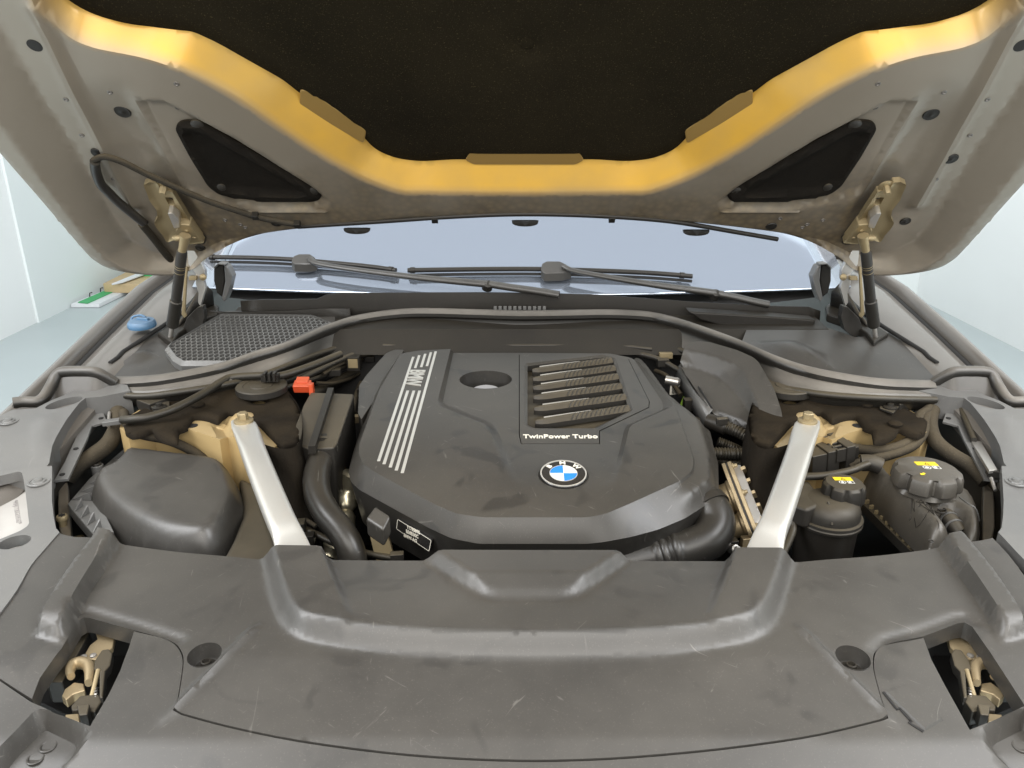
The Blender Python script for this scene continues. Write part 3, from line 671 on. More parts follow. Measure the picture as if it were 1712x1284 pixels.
tube('lower_hose', crv([HF.pt(*HF.px(x, y, .020), w) for x, y, w in ((238,372,.024),(258,398,.022),(280,428,.02),(292,446,.01))], 6), .0075, M['wrap'], hs, seg=10)
for x, y in ((427,361),(497,375)): box('clip', HF.pt(*HF.px(x, y, .024), .024), HF.U*.006, HF.V*.006, HF.N*.006, M['black'], hs, bevel=.001)
# ================================================================== front cover over the radiator
fc = thing('front_cover', 'wide dusty grey plastic cover over the radiator with raised centre', 'cover', (0,.85,.87))
def SS(pix, dz=0): return [S(x, y, dz) for x, y in pix]
seamL = [(101,901),(78,928),(55,956),(32,997),(0,1041),(-50,1105)]
seamR = [(1657,909),(1684,938),(1712,975),(1760,1040),(1812,1105)]
frontseam = [(291,1189),(340,1203),(400,1218),(500,1238),(640,1257),(760,1267),(872,1271),(960,1270),(1059,1265),(1200,1252),(1340,1233),(1420,1216),(1484,1200)]
rear = [(109,904),(128,907),(150,906),(202,914),(291,922),(432,934),(640,937),(878,938),(1120,938),(1328,939),(1440,931),(1547,922),(1600,915),(1640,912)]
latL = [(54,1171),(68,1137),(105,1087),(132,1042),(141,1036),(150,1036),(223,1053)]
latR = [(1545,1064),(1600,1044),(1612,1043),(1624,1050),(1660,1102),(1712,1180),(1735,1215)]
sdL = [(240,1057),(270,1064),(291,1074),(303,1090),(306,1108),(302,1140),(298,1165)]
sdR = [(1473,1165),(1466,1140),(1461,1118),(1461,1098),(1466,1085),(1478,1077),(1500,1072),(1525,1068)]
def sm(p): return smooth(p, 3, False)
frontseam, sdL, sdR, seamL, seamR = (sm(q) for q in (frontseam, sdL, sdR, seamL, seamR))
mainpix = list(reversed(rear))+seamL[0:]+[(-60,1108),(0,1140)]+latL+sdL+frontseam+sdR+latR+[(1800,1190)]+list(reversed(seamR))
FM = inset(SS(mainpix), .0006)
platO = SS([(437,860),(437,934),(447,984),(460,1028),(474,1047),(490,1061),(521,1073),(620,1089),(740,1098),(872,1101),(1000,1099),(1114,1094),(1235,1076),(1270,1064),(1290,1050),(1303,1028),(1317,984),(1328,943),(1330,860)])
platI = SS([(462,860),(462,934),(478,990),(490,1024),(502,1040),(520,1050),(585,1061),(720,1074),(872,1079),(1020,1076),(1169,1064),(1240,1051),(1260,1040),(1274,1024),(1289,990),(1306,934),(1306,860)])
trapO = SS([(700,880),(706,941),(806,1016),(830,1024),(940,1024),(965,1016),(1057,941),(1062,880)])
trapI = SS([(736,880),(738,938),(812,1001),(830,1006),(940,1006),(958,1001),(1030,938),(1032,880)])
gL, gR = SS([(545,900),(545,936),(587,1050)]), SS([(1222,900),(1222,936),(1183,1050)])
bandLo = SS([(150,880),(157,906),(120,958),(92,1000),(61,1066),(66,1072),(104,1082),(112,1076),(150,1000),(176,960),(206,912),(200,880)])
bandLi = SS([(166,880),(172,906),(136,958),(106,1004),(76,1056),(80,1062),(98,1066),(106,1058),(140,1000),(164,960),(190,912),(190,880)])
vend = S(262,1210)[1]
hol = [S(342,1094), S(1426,1099)]
ridge = [SS([(434,1043),(370,1108),(291,1188),(262,1210)]), SS([(1334,1048),(1400,1115),(1484,1198),(1510,1218)])]
lipL, lipR = SS([(128,1030),(140,1024),(150,1024),(228,1044),(300,1068)]), SS([(1462,1085),(1480,1068),(1540,1052),(1600,1032),(1616,1032),(1630,1042)])
platO, platI = smooth(platO[1:-1], 3, False), smooth(platI[1:-1], 3, False)
platO = [S(437,860)]+platO+[S(1330,860)]; platI = [S(462,860)]+platI+[S(1306,860)]
bandLo, bandLi = smooth(bandLo, 3), smooth(bandLi, 3)
yr = .872; yf = S(872,1079)[1]
def mir(P): return [(-u, v) for u, v in P]
bandRo, bandRi = mir(bandLo), mir(bandLi)
def coverw(u, v):
    z = zs(v)
    pl = sst(ramp2(u, v, platO, platI))*.5+.5*ramp2(u, v, platO, platI)
    xl = np.interp(v, [p[1] for p in gL[::-1]], [p[0] for p in gL[::-1]]); xr = np.interp(v, [p[1] for p in gR[::-1]], [p[0] for p in gR[::-1]])
    cen = sst((u-xl)/.012+.5)*sst((xr-u)/.012+.5)
    t = np.clip((v-yf)/(yr-yf), 0, 1)
    z = z + pl*(.022*(1-cen)+cen*.021*(1-t**1.15))
    z = z + .017*sst(ramp2(u, v, trapO, trapI))*np.clip((v-S(872,1030)[1])/.05, 0, 1)
    z = z + .020*sst(ramp2(u, v, bandLo, bandLi)+ramp2(u, v, bandRo, bandRi))*sst((v-.70)/.05)
    for r in ridge:
        z = z + .005*np.exp(-(dist(u, v, r, False)/.0045)**2)*sst((S(434,1043)[1]-v)/.02+.3)
    z = z - .004*np.exp(-(np.minimum(dist(u, v, lipL, False), dist(u, v, lipR, False))/.006)**2)
    dp = dist(u, v, platO)*(1-inside(u, v, platO)); z = z - .55*dp*np.exp(-dp/.007)*.6
    z = z + .012*sst((np.abs(u)-.45)/.25)*sst((v-.6)/.1)
    return z
grs = []
lines = [platO+platO[:1], platI+platI[:1], trapO, trapI]+[x+x[:1] for x in (bandLo, bandLi, bandRo, bandRi)]
for r in ridge:
    for d in (-.006, 0, .006): lines.append(offs(r, d))
for g in (gL, gR):
    for d in (-.006, .006): lines.append(offs(g, d))
lines = [[p for p in l] for l in lines]
def clipl(l, poly):
    r = resample(l, .008, False); k = inside(np.array([p[0] for p in r]), np.array([p[1] for p in r]), poly); out, cur = [], []
    for p, q in zip(r, k):
        if q: cur.append(p)
        elif cur: out.append(cur); cur = []
    if cur: out.append(cur)
    return [c for c in out if len(c) > 1]
holeP = [ell(c, .0185, .0185) for c in hol]
relief('main_panel', FW, FM, coverw, M['cover'], fc, step=.0052, lines=[q for l in lines for q in clipl(l, inset(FM, .003))], holes=holeP, skirt=.022, sharp=55)
for c in hol:
    z = float(coverw(np.array([c[0]]), np.array([c[1]]))[0])
    lathe('screw_well', (c[0], c[1], z), (0,0,1), [(.0186,-.001),(.0182,-.008),(.0172,-.017),(.0160,-.019),(.003,-.0195)], M['cover'], fc, seg=28, bottom=False)
    lathe('well_screw', (c[0], c[1], z-.0185), (0,0,1), [(.0125,-.001),(.0125,.002),(.008,.0035),(.006,.006),(.0055,.009),(.004,.0095),(.003,.006),(.0005,.006)], M['black'], fc, seg=20)
# front trim in front of the cover
sill = [(52,1172),(100,1192),(150,1211)]
latRo = [(1622,1216),(1579,1137),(1545,1064)]
trimpix = [(-60,1108),(0,1140)]+sill+[(180,1160),(200,1119),(214,1082),(223,1053)]+sdL+frontseam+sdR+[(1545,1064),(1558,1100),(1579,1140),(1622,1217),(1660,1202),(1735,1168),(1800,1140)]
T = SS(trimpix); T = T+[(.78, .50), (.74,.40), (.40,.33), (0,.31), (-.40,.33), (-.74,.40), (-.78,.50)]
FT = inset(T, .0006)
def SR(pix, dz): return rnd(SS(pix, dz), .012)
prL = SR([(59,1193),(72,1189),(90,1192),(148,1222),(152,1236),(110,1290),(-10,1330),(-40,1290),(10,1245)], -.005)
prLi = SR([(66,1224),(76,1217),(120,1238),(128,1245),(100,1290),(10,1330),(-10,1310),(25,1265)], -.02)
prR, prRi = mir(prL), mir(prLi)
lidP = SS([(1478,1156),(1520,1144),(1577,1203),(1546,1221)])
def trimw(u, v):
    z = zs(v)-.0015+.012*sst((np.abs(u)-.45)/.25)*sst((v-.6)/.1)
    z = z - .022*sst(ramp2(u, v, prL, prLi)+ramp2(u, v, prR, prRi))
    for r in ridge: z = z + .005*np.exp(-(dist(u, v, r, False)/.0045)**2)*sst((v-vend+.004)/.03)
    z = z + .0025*bump_poly(u, v, lidP, .0015)
    return z
lines = [x+x[:1] for x in (prL, prLi, prR, prRi, lidP, inset(lidP, .0015))]
for r in ridge:
    for d in (-.006, 0, .006): lines.append(offs(r, d))
ft = thing('front_trim', 'grey plastic trim ahead of the radiator cover with hood latch openings', 'trim', (0,.6,.85))
relief('trim_panel', FW, FT, trimw, M['cover'], ft, step=.0075, lines=[q for l in lines for q in clipl(l, inset(FT, .002))], skirt=.02, sharp=40)
for sg in (-1, 1):
    for x, y in ((80,1246),(59,1266)):
        p = S(x, y, -.022); z = float(trimw(np.array([p[0]]), np.array([p[1]]))[0]); pp = (-sg*p[0], p[1], z) if sg > 0 else (p[0], p[1], z)
        lathe('moulding_ring', pp, (0,0,1), [(.0085,-.001),(.0085,.0006),(.0078,.0011),(.0070,.0011),(.0064,.0006),(.0062,-.0005),(.0005,-.0005)], M['cover'], ft, seg=24)
l0 = SS([(1477,1156),(1500,1185),(1504,1183),(1524,1205),(1520,1207),(1544,1222)])
tube('lid_gap', [(u, v, float(trimw(np.array([u]), np.array([v]))[0])+.0005) for u, v in resample(l0, .004, False)], .0013, M['dark'], ft, seg=6)
# ================================================================== side trims along the fenders
stpix = [(212,643),(219,657),(169,667),(144,669),(134,677),(123,691),(112,706),(103,721),(95,735),(89,749),(86,765),(84,777),(77,787),(60,800),(-80,800),(-90,705),(0,699),(22,688),(60,686),(85,673),(110,663),(137,648),(151,643)]
vtpix = [(90,787),(90,845),(93,873),(97,892),(103,899)]+seamL[1:]+[(-90,1060),(-95,797),(0,796),(60,789)]
winp = [(-40,818),(0,805),(33,797),(39,799),(42,812),(51,884),(48,889),(36,897),(0,912),(-40,925)]
for sg in (-1, 1):
    fr = FW if sg < 0 else FWM; sd = 'left' if sg < 0 else 'right'; Q = side(-sg)
    st = thing('fender_trim', 'grey plastic trim with an oval hole along the %s fender' % sd, 'trim', Q(S3(60,720)), 'trims along the fenders')
    P = inset(SS(stpix), .0006); hole = ell(S(108,677), .030, .0155, .62)
    bul = SS([(50,705),(90,690),(108,700),(90,740),(80,775),(55,765),(46,735)])
    relief('panel', fr, P, lambda u, v: zs(v)+.004+.007*bump_poly(u, v, bul, .03), M['trim'], st, step=.014, holes=[hole], skirt=.045, sharp=40)
    P = inset(SS(vtpix, .003), .0009); ov = ell(S(27,916,.003), .0195, .0150, .35); wn = SS(winp, .003)
    vt = thing('fender_front_trim', 'grey plastic trim with a rectangular window and round hole on the %s' % sd, 'trim', Q(S3(60,850)), 'trims along the fenders')
    relief('panel', fr, P, lambda u, v: zs(v)+.012+.0*u, M['trim'], vt, step=.014, holes=[ov, rnd(wn, .004)] if sg < 0 else [ov], skirt=.016, sharp=40)
    for x, y, par, dz in ((15,704,st,.004),(65,805,vt,.012)):
        o = Q(S3(x, y, dz)); lathe('push_clip', o, (0,0,1), [(.0165,-.001),(.0165,.0006),(.0155,.0014),(.0125,.0012),(.0120,.0004),(.0105,.0004),(.0095,.0022),(.006,.0026),(.0055,.0045),(.004,.005),(.0005,.005)], M['trim'], par, seg=28)
    z0 = float(zs(S(27,916)[1]))-.03
    zprism('well_floor', [Q(Vector((p[0], p[1], z0))) for p in inset(ov, -.004)], .004, M['black2'], vt, bevel=0)
vp = thing('identification_plate', 'bare white plate with a stamped number inside the left trim window', 'plate', S3(20,850,-.01))
pz = float(zs(S(20,850)[1]))-.012
zprism('plate', [at(x, y, pz) for x, y in [(-60,790),(50,786),(62,905),(-60,940)]], .003, plain('plate_enamel', (.44,.42,.39), .4), vp, bevel=0)
c_ = at(28,856,pz); dv = at(34,890,pz)-at(23,825,pz); PF = Fr((c_.x,c_.y,pz), (1,0,0), (0,1,0), (0,0,1))
text('stamped_number', '*WBAJT71203GLR451627*', PF, 0, 0, .0002, .0092, plain('stamped_grey', (.32,.30,.29), .5), vp, rot=math.atan2(dv.y, dv.x), sx=.80, depth=.0003)
# ================================================================== engine cover
tl = math.radians(7); EF = Fr((0,.95,.885), (1,0,0), (0,math.cos(tl),math.sin(tl)), (0,-math.sin(tl),math.cos(tl)))
def E(pix, w=0): return [EF.px(x, y, w) for x, y in pix]
ec = thing('engine_cover', 'matte black engine cover with silver stripes, badge and ribbed vents', 'engine cover', (0.05,1.2,.8))
Tp = E([(670,591),(700,586),(760,583),(870,583),(1020,584),(1056,591),(1068,600),(1118,666),(1130,682),(1146,728),(1157,760),(1160,774),(1156,788),(1137,804),(1053,842),(1013,859),(982,865),(808,865),(764,859),(728,844),(626,789),(606,774),(600,758),(601,742),(612,712),(634,652)])
Op = E([(655,587),(697,583),(760,580),(1024,580),(1062,587)], -.002)+E([(1077,599),(1125,664),(1189,703),(1195,727),(1190,733),(1201,773),(1202,818),(1199,829),(1146,868),(1101,887),(1057,899),(1010,908),(982,911),(800,911),(755,902),(718,885),(600,820),(586,806),(583,790),(590,760),(606,712),(624,652)], -.034)
Op[5:9] = E([(1077,599),(1125,664),(1189,703),(1195,727)], -.016)
Tp, Op = rnd(Tp, .008, 3), rnd(Op, .007, 3)
rec = E([(757,560),(755,577),(731,672),(735,679),(810,709),(817,717),(862,822),(950,846),(1028,820),(1052,716),(1058,709),(1126,679),(1118,664),(1062,588),(1050,560)])
recB = E([(760,560),(759,577),(740,664),(744,668),(824,700),(832,712),(866,800),(950,830),(1024,800),(1044,712),(1048,704),(1110,676),(1108,664),(1057,588),(1047,560)])
ins = E([(867.6,560),(867.6,721),(871,735),(1003.5,735),(1003.5,713),(1086,674),(1087,664),(1052,594),(1040,588),(1012,581),(1000,560)])
opn = E([(882,606),(954,598),(1008,592),(1025,596),(1053,681),(993,709.5),(894,709.5),(882,704)], -.004)
rb = EF.px(942, 793)
oil = EF.px(812, 627); oilP = ell(oil, .051, .038)
yfade0, yfade1 = EF.px(900,825)[1], EF.px(900,715)[1]
kx, kv = EF.px(1105,800)[0], EF.px(1120,842)[1]
xw0, xw1 = EF.px(1000,800)[0], EF.px(1130,760)[0]
def engw(u, v):
    iT = inside(u, v, Tp); dT, dO = dist(u, v, Tp), dist(u, v, Op); f = dT/(dT+dO+1e-9)
    k = sst((u-kx)/.05)*sst((v-kv)/.06); r_ = -.0045*np.clip(dT/.0025, 0, 1)-.008*f-.024*sst((f-.55)/.45)
    w = np.where(iT, 0, (1-k)*(-.032*f)+k*r_)
    fade = sst((v-yfade0)/(yfade1-yfade0))
    w = w - .0095*ramp2(u, v, rec, recB)*fade
    r = np.hypot(u-rb[0], v-rb[1]); w = w - .0015*np.clip((.0392-r)/.0012, 0, 1)
    lf = EF.px(640, 640)[0]
    return w
To = inset(Tp, -.0025)
lines = [Tp+Tp[:1], To+To[:1], rec, recB, ell(rb, .0375, .0375, n=40)+[ell(rb, .0375, .0375, n=40)[0]], ell(rb, .039, .039, n=40)+[ell(rb, .039, .039, n=40)[0]]]
Oi = inset(Op, .001)
relief('shell', EF, Op, engw, M['engine'], ec, step=.0062, lines=[q for l in lines for q in clipl(l, Oi)], holes=[oilP, inset([p for p in clipl(ins+ins[:1], Tp)[0]] if False else E([(867.6,586),(867.6,721),(871,735),(1003.5,735),(1003.5,713),(1086,674),(1087,664),(1052,594),(1042,592),(1014,586)]), 0)], skirt=.085, skirt_in=.012, sharp=28)
# stepped left shoulder of the cover
shp = [(600,643),(612,626),(645,589),(660,583),(676,583),(634,655),(604,700),(598,690)]
P = E(shp, -.012)
prism('shoulder', EF, rnd(P, .006), -.10, -.0135, M['engine'], ec, bevel=.004)
# oil filler well
lathe('filler_well', EF.pt(oil[0], oil[1], -.0095), EF.N, [(.0512,-.0005),(.0505,-.012),(.047,-.05),(.040,-.052),(.002,-.052)], M['black'], ec, seg=40, bottom=False, rf=lambda th, h: 1/math.hypot(math.cos(th), math.sin(th)*.051/.038))
lathe('filler_cap', EF.pt(oil[0], oil[1]-.004, -.055), EF.N, [(.034,0),(.034,.016),(.030,.020),(.002,.021)], plain('filler_grey', (.45,.45,.46), .35), ec, seg=32)
# ribbed insert
insP = E([(867.6,586),(867.6,721),(871,735),(1003.5,735),(1003.5,713),(1086,674),(1087,664),(1052,594),(1042,592),(1014,586)])
ip = inset(insP, .0014)
opn_ = rnd(opn, .003); opo = inset(opn_, -.006)
def insw(u, v): return -.0086-.0035*bump_poly(u, v, opo, .006)
im = relief('insert_panel', EF, ip, insw, M['engine'], ec, step=.010, holes=[opn_], lines=[q for q in clipl(opo+opo[:1], inset(ip, .001))], skirt=.012, sharp=28)
prism('vent_floor', EF, inset(opn_, -.01), -.032, -.028, M['black2'], im, bevel=0)
fl = [(890,617),(891,631.5),(891.5,646),(892,662),(893,681),(895,703)]
fr_ = [(1023,600),(1028,613),(1033,627),(1039,643),(1046,661),(1052,680)]
up_ = 9.5
for i in range(6):
    L0, R0 = fl[i], fr_[i]; k = 1+.09*i
    a = Vector((*EF.px(L0[0], L0[1], -.008), -.010)); b = Vector((*EF.px(R0[0], R0[1], -.008), -.008))
    nrm = Vector((-(b-a).y, (b-a).x, 0)).normalized(); d = (b-a)
    rows = []
    for t, h in ((0,.0012),(.05,.006),(.12,.0085),(.5,.0095),(.93,.0105),(1.0,.0095)):
        c = a.lerp(b, t); wv = h*1.02
        rows.append([EF.pt(*(c-nrm*wv)[:2], c.z-.012), EF.pt(*(c-nrm*wv*.9)[:2], c.z-.004), EF.pt(*(c-nrm*wv*.1)[:2], c.z+.0012), EF.pt(*(c+nrm*wv*.55)[:2], c.z+.0015), EF.pt(*(c+nrm*wv*.75)[:2], c.z-.001), EF.pt(*(c+nrm*wv*.8)[:2], c.z-.014)])
    loft('vent_fin', rows, M['black2'], im, closed=False, cap=False, sharp=25)
    gv, gf = [], []
    for q in range(12):               # slanting flutes on the fin
        t0 = .36+.60*q/12; wv = .0096; tw = d.normalized()*.0015; k0 = len(gv)
        for j, (o_w, dz) in enumerate(((-.86,-.0035),(-.1,.0012),(.5,.0014))):
            c = a.lerp(b, min(.985, t0+.035*j)); A0 = c+nrm*wv*o_w
            gv += [EF.pt(*(A0-tw)[:2], c.z+dz-.0004), EF.pt(*A0[:2], c.z+dz+.0013), EF.pt(*(A0+tw)[:2], c.z+dz-.0004)]
        for j in (0, 1): gf += [(k0+3*j, k0+3*j+1, k0+3*j+4, k0+3*j+3), (k0+3*j+1, k0+3*j+2, k0+3*j+5, k0+3*j+4)]
    mesh('fin_flutes', gv, gf, M['engine'], im, sharp=20)
    e0, e1 = a.lerp(b, .10)+nrm*.0062, a.lerp(b, .60)+nrm*.0068
    tube('fin_edge', [EF.pt(*e0[:2], e0.z+.0020), EF.pt(*a.lerp(b,.3)[:2], a.z)*0+EF.pt(*((e0+e1)/2)[:2], e0.z+.0024), EF.pt(*e1[:2], e1.z+.0012)], lambda t: .0012*(1-t*.6), M['silver'], im, seg=6)
u, v = EF.px(937, 728, -.006)
text('lettering', 'TwinPower Turbo', EF, u, v, -.0084, .0165, M['cream'], im, sx=1.02, depth=.0008, bold=.00035)
# roundel
bd = thing; BF = EF
ring = lathe('badge_disc', EF.pt(rb[0], rb[1], 0), EF.N, [(.0365,-.002),(.0365,.0012),(.0358,.0020),(.002,.0020)], M['badge'], ec, seg=48)
def annulus(name, r0, r1, w0, w1, m, par, a0=0, a1=2*math.pi, n=48):
    vs, fs = [], []
    for i in range(n+1):
        t = a0+(a1-a0)*i/n; c, s = math.cos(t), math.sin(t)
        vs += [EF.pt(rb[0]+r0*c, rb[1]+r0*s, w0), EF.pt(rb[0]+r1*c, rb[1]+r1*s, w0), EF.pt(rb[0]+r1*c, rb[1]+r1*s, w1), EF.pt(rb[0]+r0*c, rb[1]+r0*s, w1)]
        if i: k = 4*(i-1); fs += [(k+j, k+(j+1) % 4, k+4+(j+1) % 4, k+4+j) for j in range(4)]
    fs += [(0,1,2,3), (4*n, 4*n+1, 4*n+2, 4*n+3)]
    return mesh(name, vs, fs, m, par, sharp=30)
annulus('badge_rim', .0338, .0358, .0015, .0030, M['silver'], ring); annulus('badge_inner_ring', .0208, .0217, .0015, .0027, M['silver'], ring)
for q in range(4): annulus('badge_quarter', .0002, .0207, .0015, .0024, M['blue'] if q in (1, 3) else M['white'], ring, q*math.pi/2, (q+1)*math.pi/2, 14)
for ch, an in (('B', 139), ('M', 90), ('W', 41)):
    t = math.radians(an); text('badge_letter', ch, EF, rb[0]+.0277*math.cos(t), rb[1]+.0277*math.sin(t), .0024, .0115, M['cream'], ring, rot=t-math.pi/2, sx=1.15, depth=.0004, bold=.0003)
# five silver stripes broken by the lettering
tops = [(691,597),(701,594.5),(711,592),(720.5,589.5),(728.5,588)]; bots = [(633,771),(642,776),(652.5,781.5),(662.5,786.5),(672.5,791)]
def lerp2(a, b, t): return (a[0]+(b[0]-a[0])*t, a[1]+(b[1]-a[1])*t)
for i in range(5):
    segs = [(0, 1)] if i in (0, 4) else [(0, .115), (.325, 1)]
    for t0, t1 in segs:
        A, B = EF.px(*lerp2(tops[i], bots[i], t0)), EF.px(*lerp2(tops[i], bots[i], t1))
        a, b = np.array(A), np.array(B); d = (b-a)/np.linalg.norm(b-a); n = np.array([-d[1], d[0]])*.0025
        tp = n[0]*0
        prism('silver_stripe', EF, [tuple(a-n), tuple(b-n), tuple(b+n), tuple(a+n)], -.0005, .0009, M['silver'], ec, bevel=.0002)
cA, cB = EF.px(700,617), EF.px(690,647); ang = math.atan2(cB[1]-cA[1], cB[0]-cA[0]); c_ = EF.px(693.5, 632)
text('lettering', 'BMW', EF, c_[0], c_[1], .0005, .042, M['silver'], ec, rot=ang, sx=.66, depth=.0016, bold=.0004)
# raised crease line on the right panel of the cover
# warning label and bracket tab on the front-left skirt
A = at(667,868,.835); SKx = (at(720,905,.83)-at(640,858,.84)); SKx.z = 0; SKx.normalize()
q0 = at(693,893,.825); SF = Fr(q0, SKx, (0,0,1), SKx.cross(Vector((0,0,1))))
if SF.N.y > 0: SF.N = -SF.N
lb = [SF.px(x, y, .010) for x, y in [(665,867),(722,903),(718,922),(663,884)]]
lp = prism('label', SF, rnd(lb, .003), .006, .0105, M['badge'], ec, bevel=.0005)
o2 = rnd(lb, .003); i2 = inset(o2, .0011); n_ = len(o2)
mesh('label_border', [SF.pt(u, v, .0108) for u, v in o2]+[SF.pt(u, v, .0108) for u, v in i2], [(i, (i+1) % n_, n_+(i+1) % n_, n_+i) for i in range(n_)], M['cream'], lp, fix=False)
for s_, x, y in (('11785895', 691, 886), ('B58B30C', 689, 893), ('BMW AG', 686, 900)):
    u, v = SF.px(x, y, .0108); text('label_text', s_, SF, u, v, .0108, .0085, M['cream'], lp, depth=.0002, bold=.0002, sx=.82, rot=0)
tb = [at(618,858,.85), at(627,845,.86), at(652,860,.855), at(644,886,.83), at(620,872,.835)]
zprism('cover_tab', [at(611,866,.868), at(627,845,.876), at(653,862,.872), at(641,886,.86)], .030, M['engine'], ec, bevel=.004)
eye = thing('lifting_eye', 'tan metal lifting eye below the front left corner of the engine cover', 'bracket', at(632,905,.80))
EFy = Fr(at(630,893,.82), (1,0,-.15), (0,.25,1), (0,-1,.25))
op = [EFy.px(x, y) for x, y in [(617,890),(620,878),(630,873),(642,880),(650,900),(655,940),(622,940)]]
relief('eye_plate', EFy, rnd(op, .008), lambda u, v: u*0, M['zinc'], eye, step=.006, holes=[ell(EFy.px(633,888), .0125, .0125)], skirt=.008)
# ================================================================== foil-wrapped pipe peeping out beside the cover
fp = tube('foil_sleeve', crv([at(592,790,.84), at(580,830,.80), at(575,880,.76), at(552,930,.72)], 6), lambda t: .017+.003*math.sin(23*t)+.002*math.sin(51*t), M['foil'], seg=11, sub=.006)
tag(fp, 'crumpled gold foil heat sleeve between the black pipe and the engine cover', 'heat sleeve')
# ================================================================== strut towers, felt mats, braces (left built, right mirrored)
for sg in (-1, 1):
    Q = side(-sg); fr = FW if sg < 0 else FWM; sd = 'left' if sg < 0 else 'right'
    zt = .905
    tw = [(205,702),(232,686),(280,668),(340,652),(380,645),(440,648),(480,660),(497,690),(488,728),(452,752),(424,757),(408,744),(396,732),(381,729),(367,735),(340,725),(314,717),(256,716),(214,727),(200,716)]
    P = [at(x, y, zt) for x, y in tw]; P = [(p.x, p.y) for p in P]
    bs = at(407,704,zt); notch = [at(x, y, zt) for x, y in [(345,700),(368,706),(380,690),(392,728),(376,732),(366,735)]]; notch = [(p.x, p.y) for p in notch]
    relief('strut_tower', fr, P, lambda u, v: zt+.014*sst(1-(np.hypot(u-bs.x, v-bs.y)-.012)/.018)-.010*bump_poly(u, v, notch, .014)+.02*sst((v-1.30)/.14), M['tower'], car, step=.010, skirt=.15, sharp=32)
    lathe('tower_hole', Q(at(322,712,zt)), (0,0,1), [(.009,-.001),(.009,.0008),(.002,.0008)], M['dark'], car, seg=16)
    lathe('tower_hole', Q(at(375,762,.82)), (0,-1,.1), [(.0042,-.02),(.0042,.012),(.001,.012)], M['dark'], car, seg=12)
    # felt mat
    fm = [(205,704),(214,692),(250,678),(300,661),(345,647),(382,640),(440,643),(474,652),(496,672),(505,700),(500,735),(470,742),(450,722),(430,702),(410,694),(393,688),(382,685),(372,694),(364,702),(350,696),(336,693),(322,693),(317,701),(311,709),(298,715),(296,733),(275,729),(258,722),(254,715),(240,720),(222,724),(208,716)]
    zf = zt+.012; F2 = [at(x, y, zf) for x, y in fm]; F2 = [(p.x, p.y) for p in F2]
    mt = thing('felt_mat', 'dusty black felt mat draped over the %s strut tower' % sd, 'mat', Q(at(350,680,zf)), 'felt mats on the strut towers')
    hc = at(432,664,zf+.012); hole = ell((hc.x, hc.y), .0165, .012)
    def fw(u, v): return zf+.022*sst((v-1.28)/.14)+.003*np.sin(u*47+v*31)*np.sin(v*53-u*20)-.004*np.exp(-dist(u, v, F2)/.004)-.03*sst((u+.405)/.05)*0
    relief('mat', fr, rnd(F2, .006, 3), fw, M['felt'], mt, step=.009, holes=[hole], skirt=.009, sharp=0)
    ap = [at(x, y, zf+.01) for x, y in [(478,652),(496,670),(505,698),(502,730),(488,745),(462,745),(430,735)]]
    loft('apron', [[Q(p+Vector((0,0,-.004))), Q(p+Vector((.006,-.004,-.05))), Q(p+Vector((.010,-.012,-.12))), Q(p+Vector((.012,-.02,-.26)))] for p in crv(ap, 4)], M['felt'], mt)
    for x, y in ((306,676),(260,708)) if sg > 0 else ((330,676),):
        lathe('stud', Q(at(x, y, zf+.006)), (0,0,1), [(.012,-.002),(.012,.001),(.008,.004),(.001,.0045)], M['felt'], mt, seg=18)
    # plastic ledge under the bulkhead trim
    lg = thing('side_ledge', 'grey plastic ledge under the bulkhead trim beside the %s strut tower' % sd, 'ledge', Q(at(270,660,.925)), 'ledges beside the strut towers')
    zprism('ledge', [Q(at(x, y, .928)) for x, y in [(222,652),(300,648),(372,632),(430,620),(420,634),(372,644),(312,648),(284,656),(283,664),(249,676),(236,671),(228,668)]], .02, M['black2'], lg, bevel=.002)
    zprism('tab', [Q(at(x, y, .923)) for x, y in [(249,677),(283,670),(284,682),(262,690)]], .004, M['black2'], lg, bevel=.001)
    lathe('push_clip', Q(at(267,681,.924)), (0,0,1), [(.012,-.001),(.012,.0015),(.0085,.003),(.006,.0035),(.0055,.008),(.001,.0085)], M['black'], lg, seg=20)
    lathe('round_cap', Q(at(437,644,.940)), (0,0,1), [(.047,-.012),(.047,-.001),(.045,.001),(.034,.001),(.033,.0),(.022,.0),(.021,.0012),(.002,.0015)], M['black2'], lg, seg=32)
    # brace
    br = thing('strut_brace', 'pearl silver strut brace running from the %s strut tower to the front' % sd, 'brace', Q(bs), 'strut braces')
    cl = [(400,702,.926),(408,712,.925),(416,732,.922),(424,756,.918),(441,800,.908),(462,852,.897),(476,884,.890),(485,904,.884),(497,940,.874)]
    wd = [.028,.041,.041,.039,.039,.039,.039,.043,.050]; ht = [.006,.008,.016,.027,.030,.030,.028,.014,.008]
    C = [at(*c) for c in cl]; rows = []
    CC = crv(C, 4); ww = np.interp(np.arange(len(CC))/4, range(len(wd)), wd); hh = np.interp(np.arange(len(CC))/4, range(len(ht)), ht)
    for i, p in enumerate(CC):
        t = (CC[min(i+1,len(CC)-1)]-CC[max(i-1,0)]).normalized(); b_ = t.cross(Vector((0,0,1))).normalized(); n_ = b_.cross(t).normalized(); r = []
        for j in range(20):
            th = 2*math.pi*j/20; cx, sy = math.cos(th), math.sin(th); q = lambda s: math.copysign(abs(s)**.62, s)
            r.append(Q(p+b_*(q(cx)*ww[i]/2)+n_*(q(sy)*hh[i]/2)))
        rows.append(r)
    loft('tube', rows, M['alu'], br, closed=True, cap=True, sharp=50)
    hexbolt('bolt', Q(at(407,703,.931)), (0,0,1), .0092, M['zinc'], br, washer=1.75, h=.012)
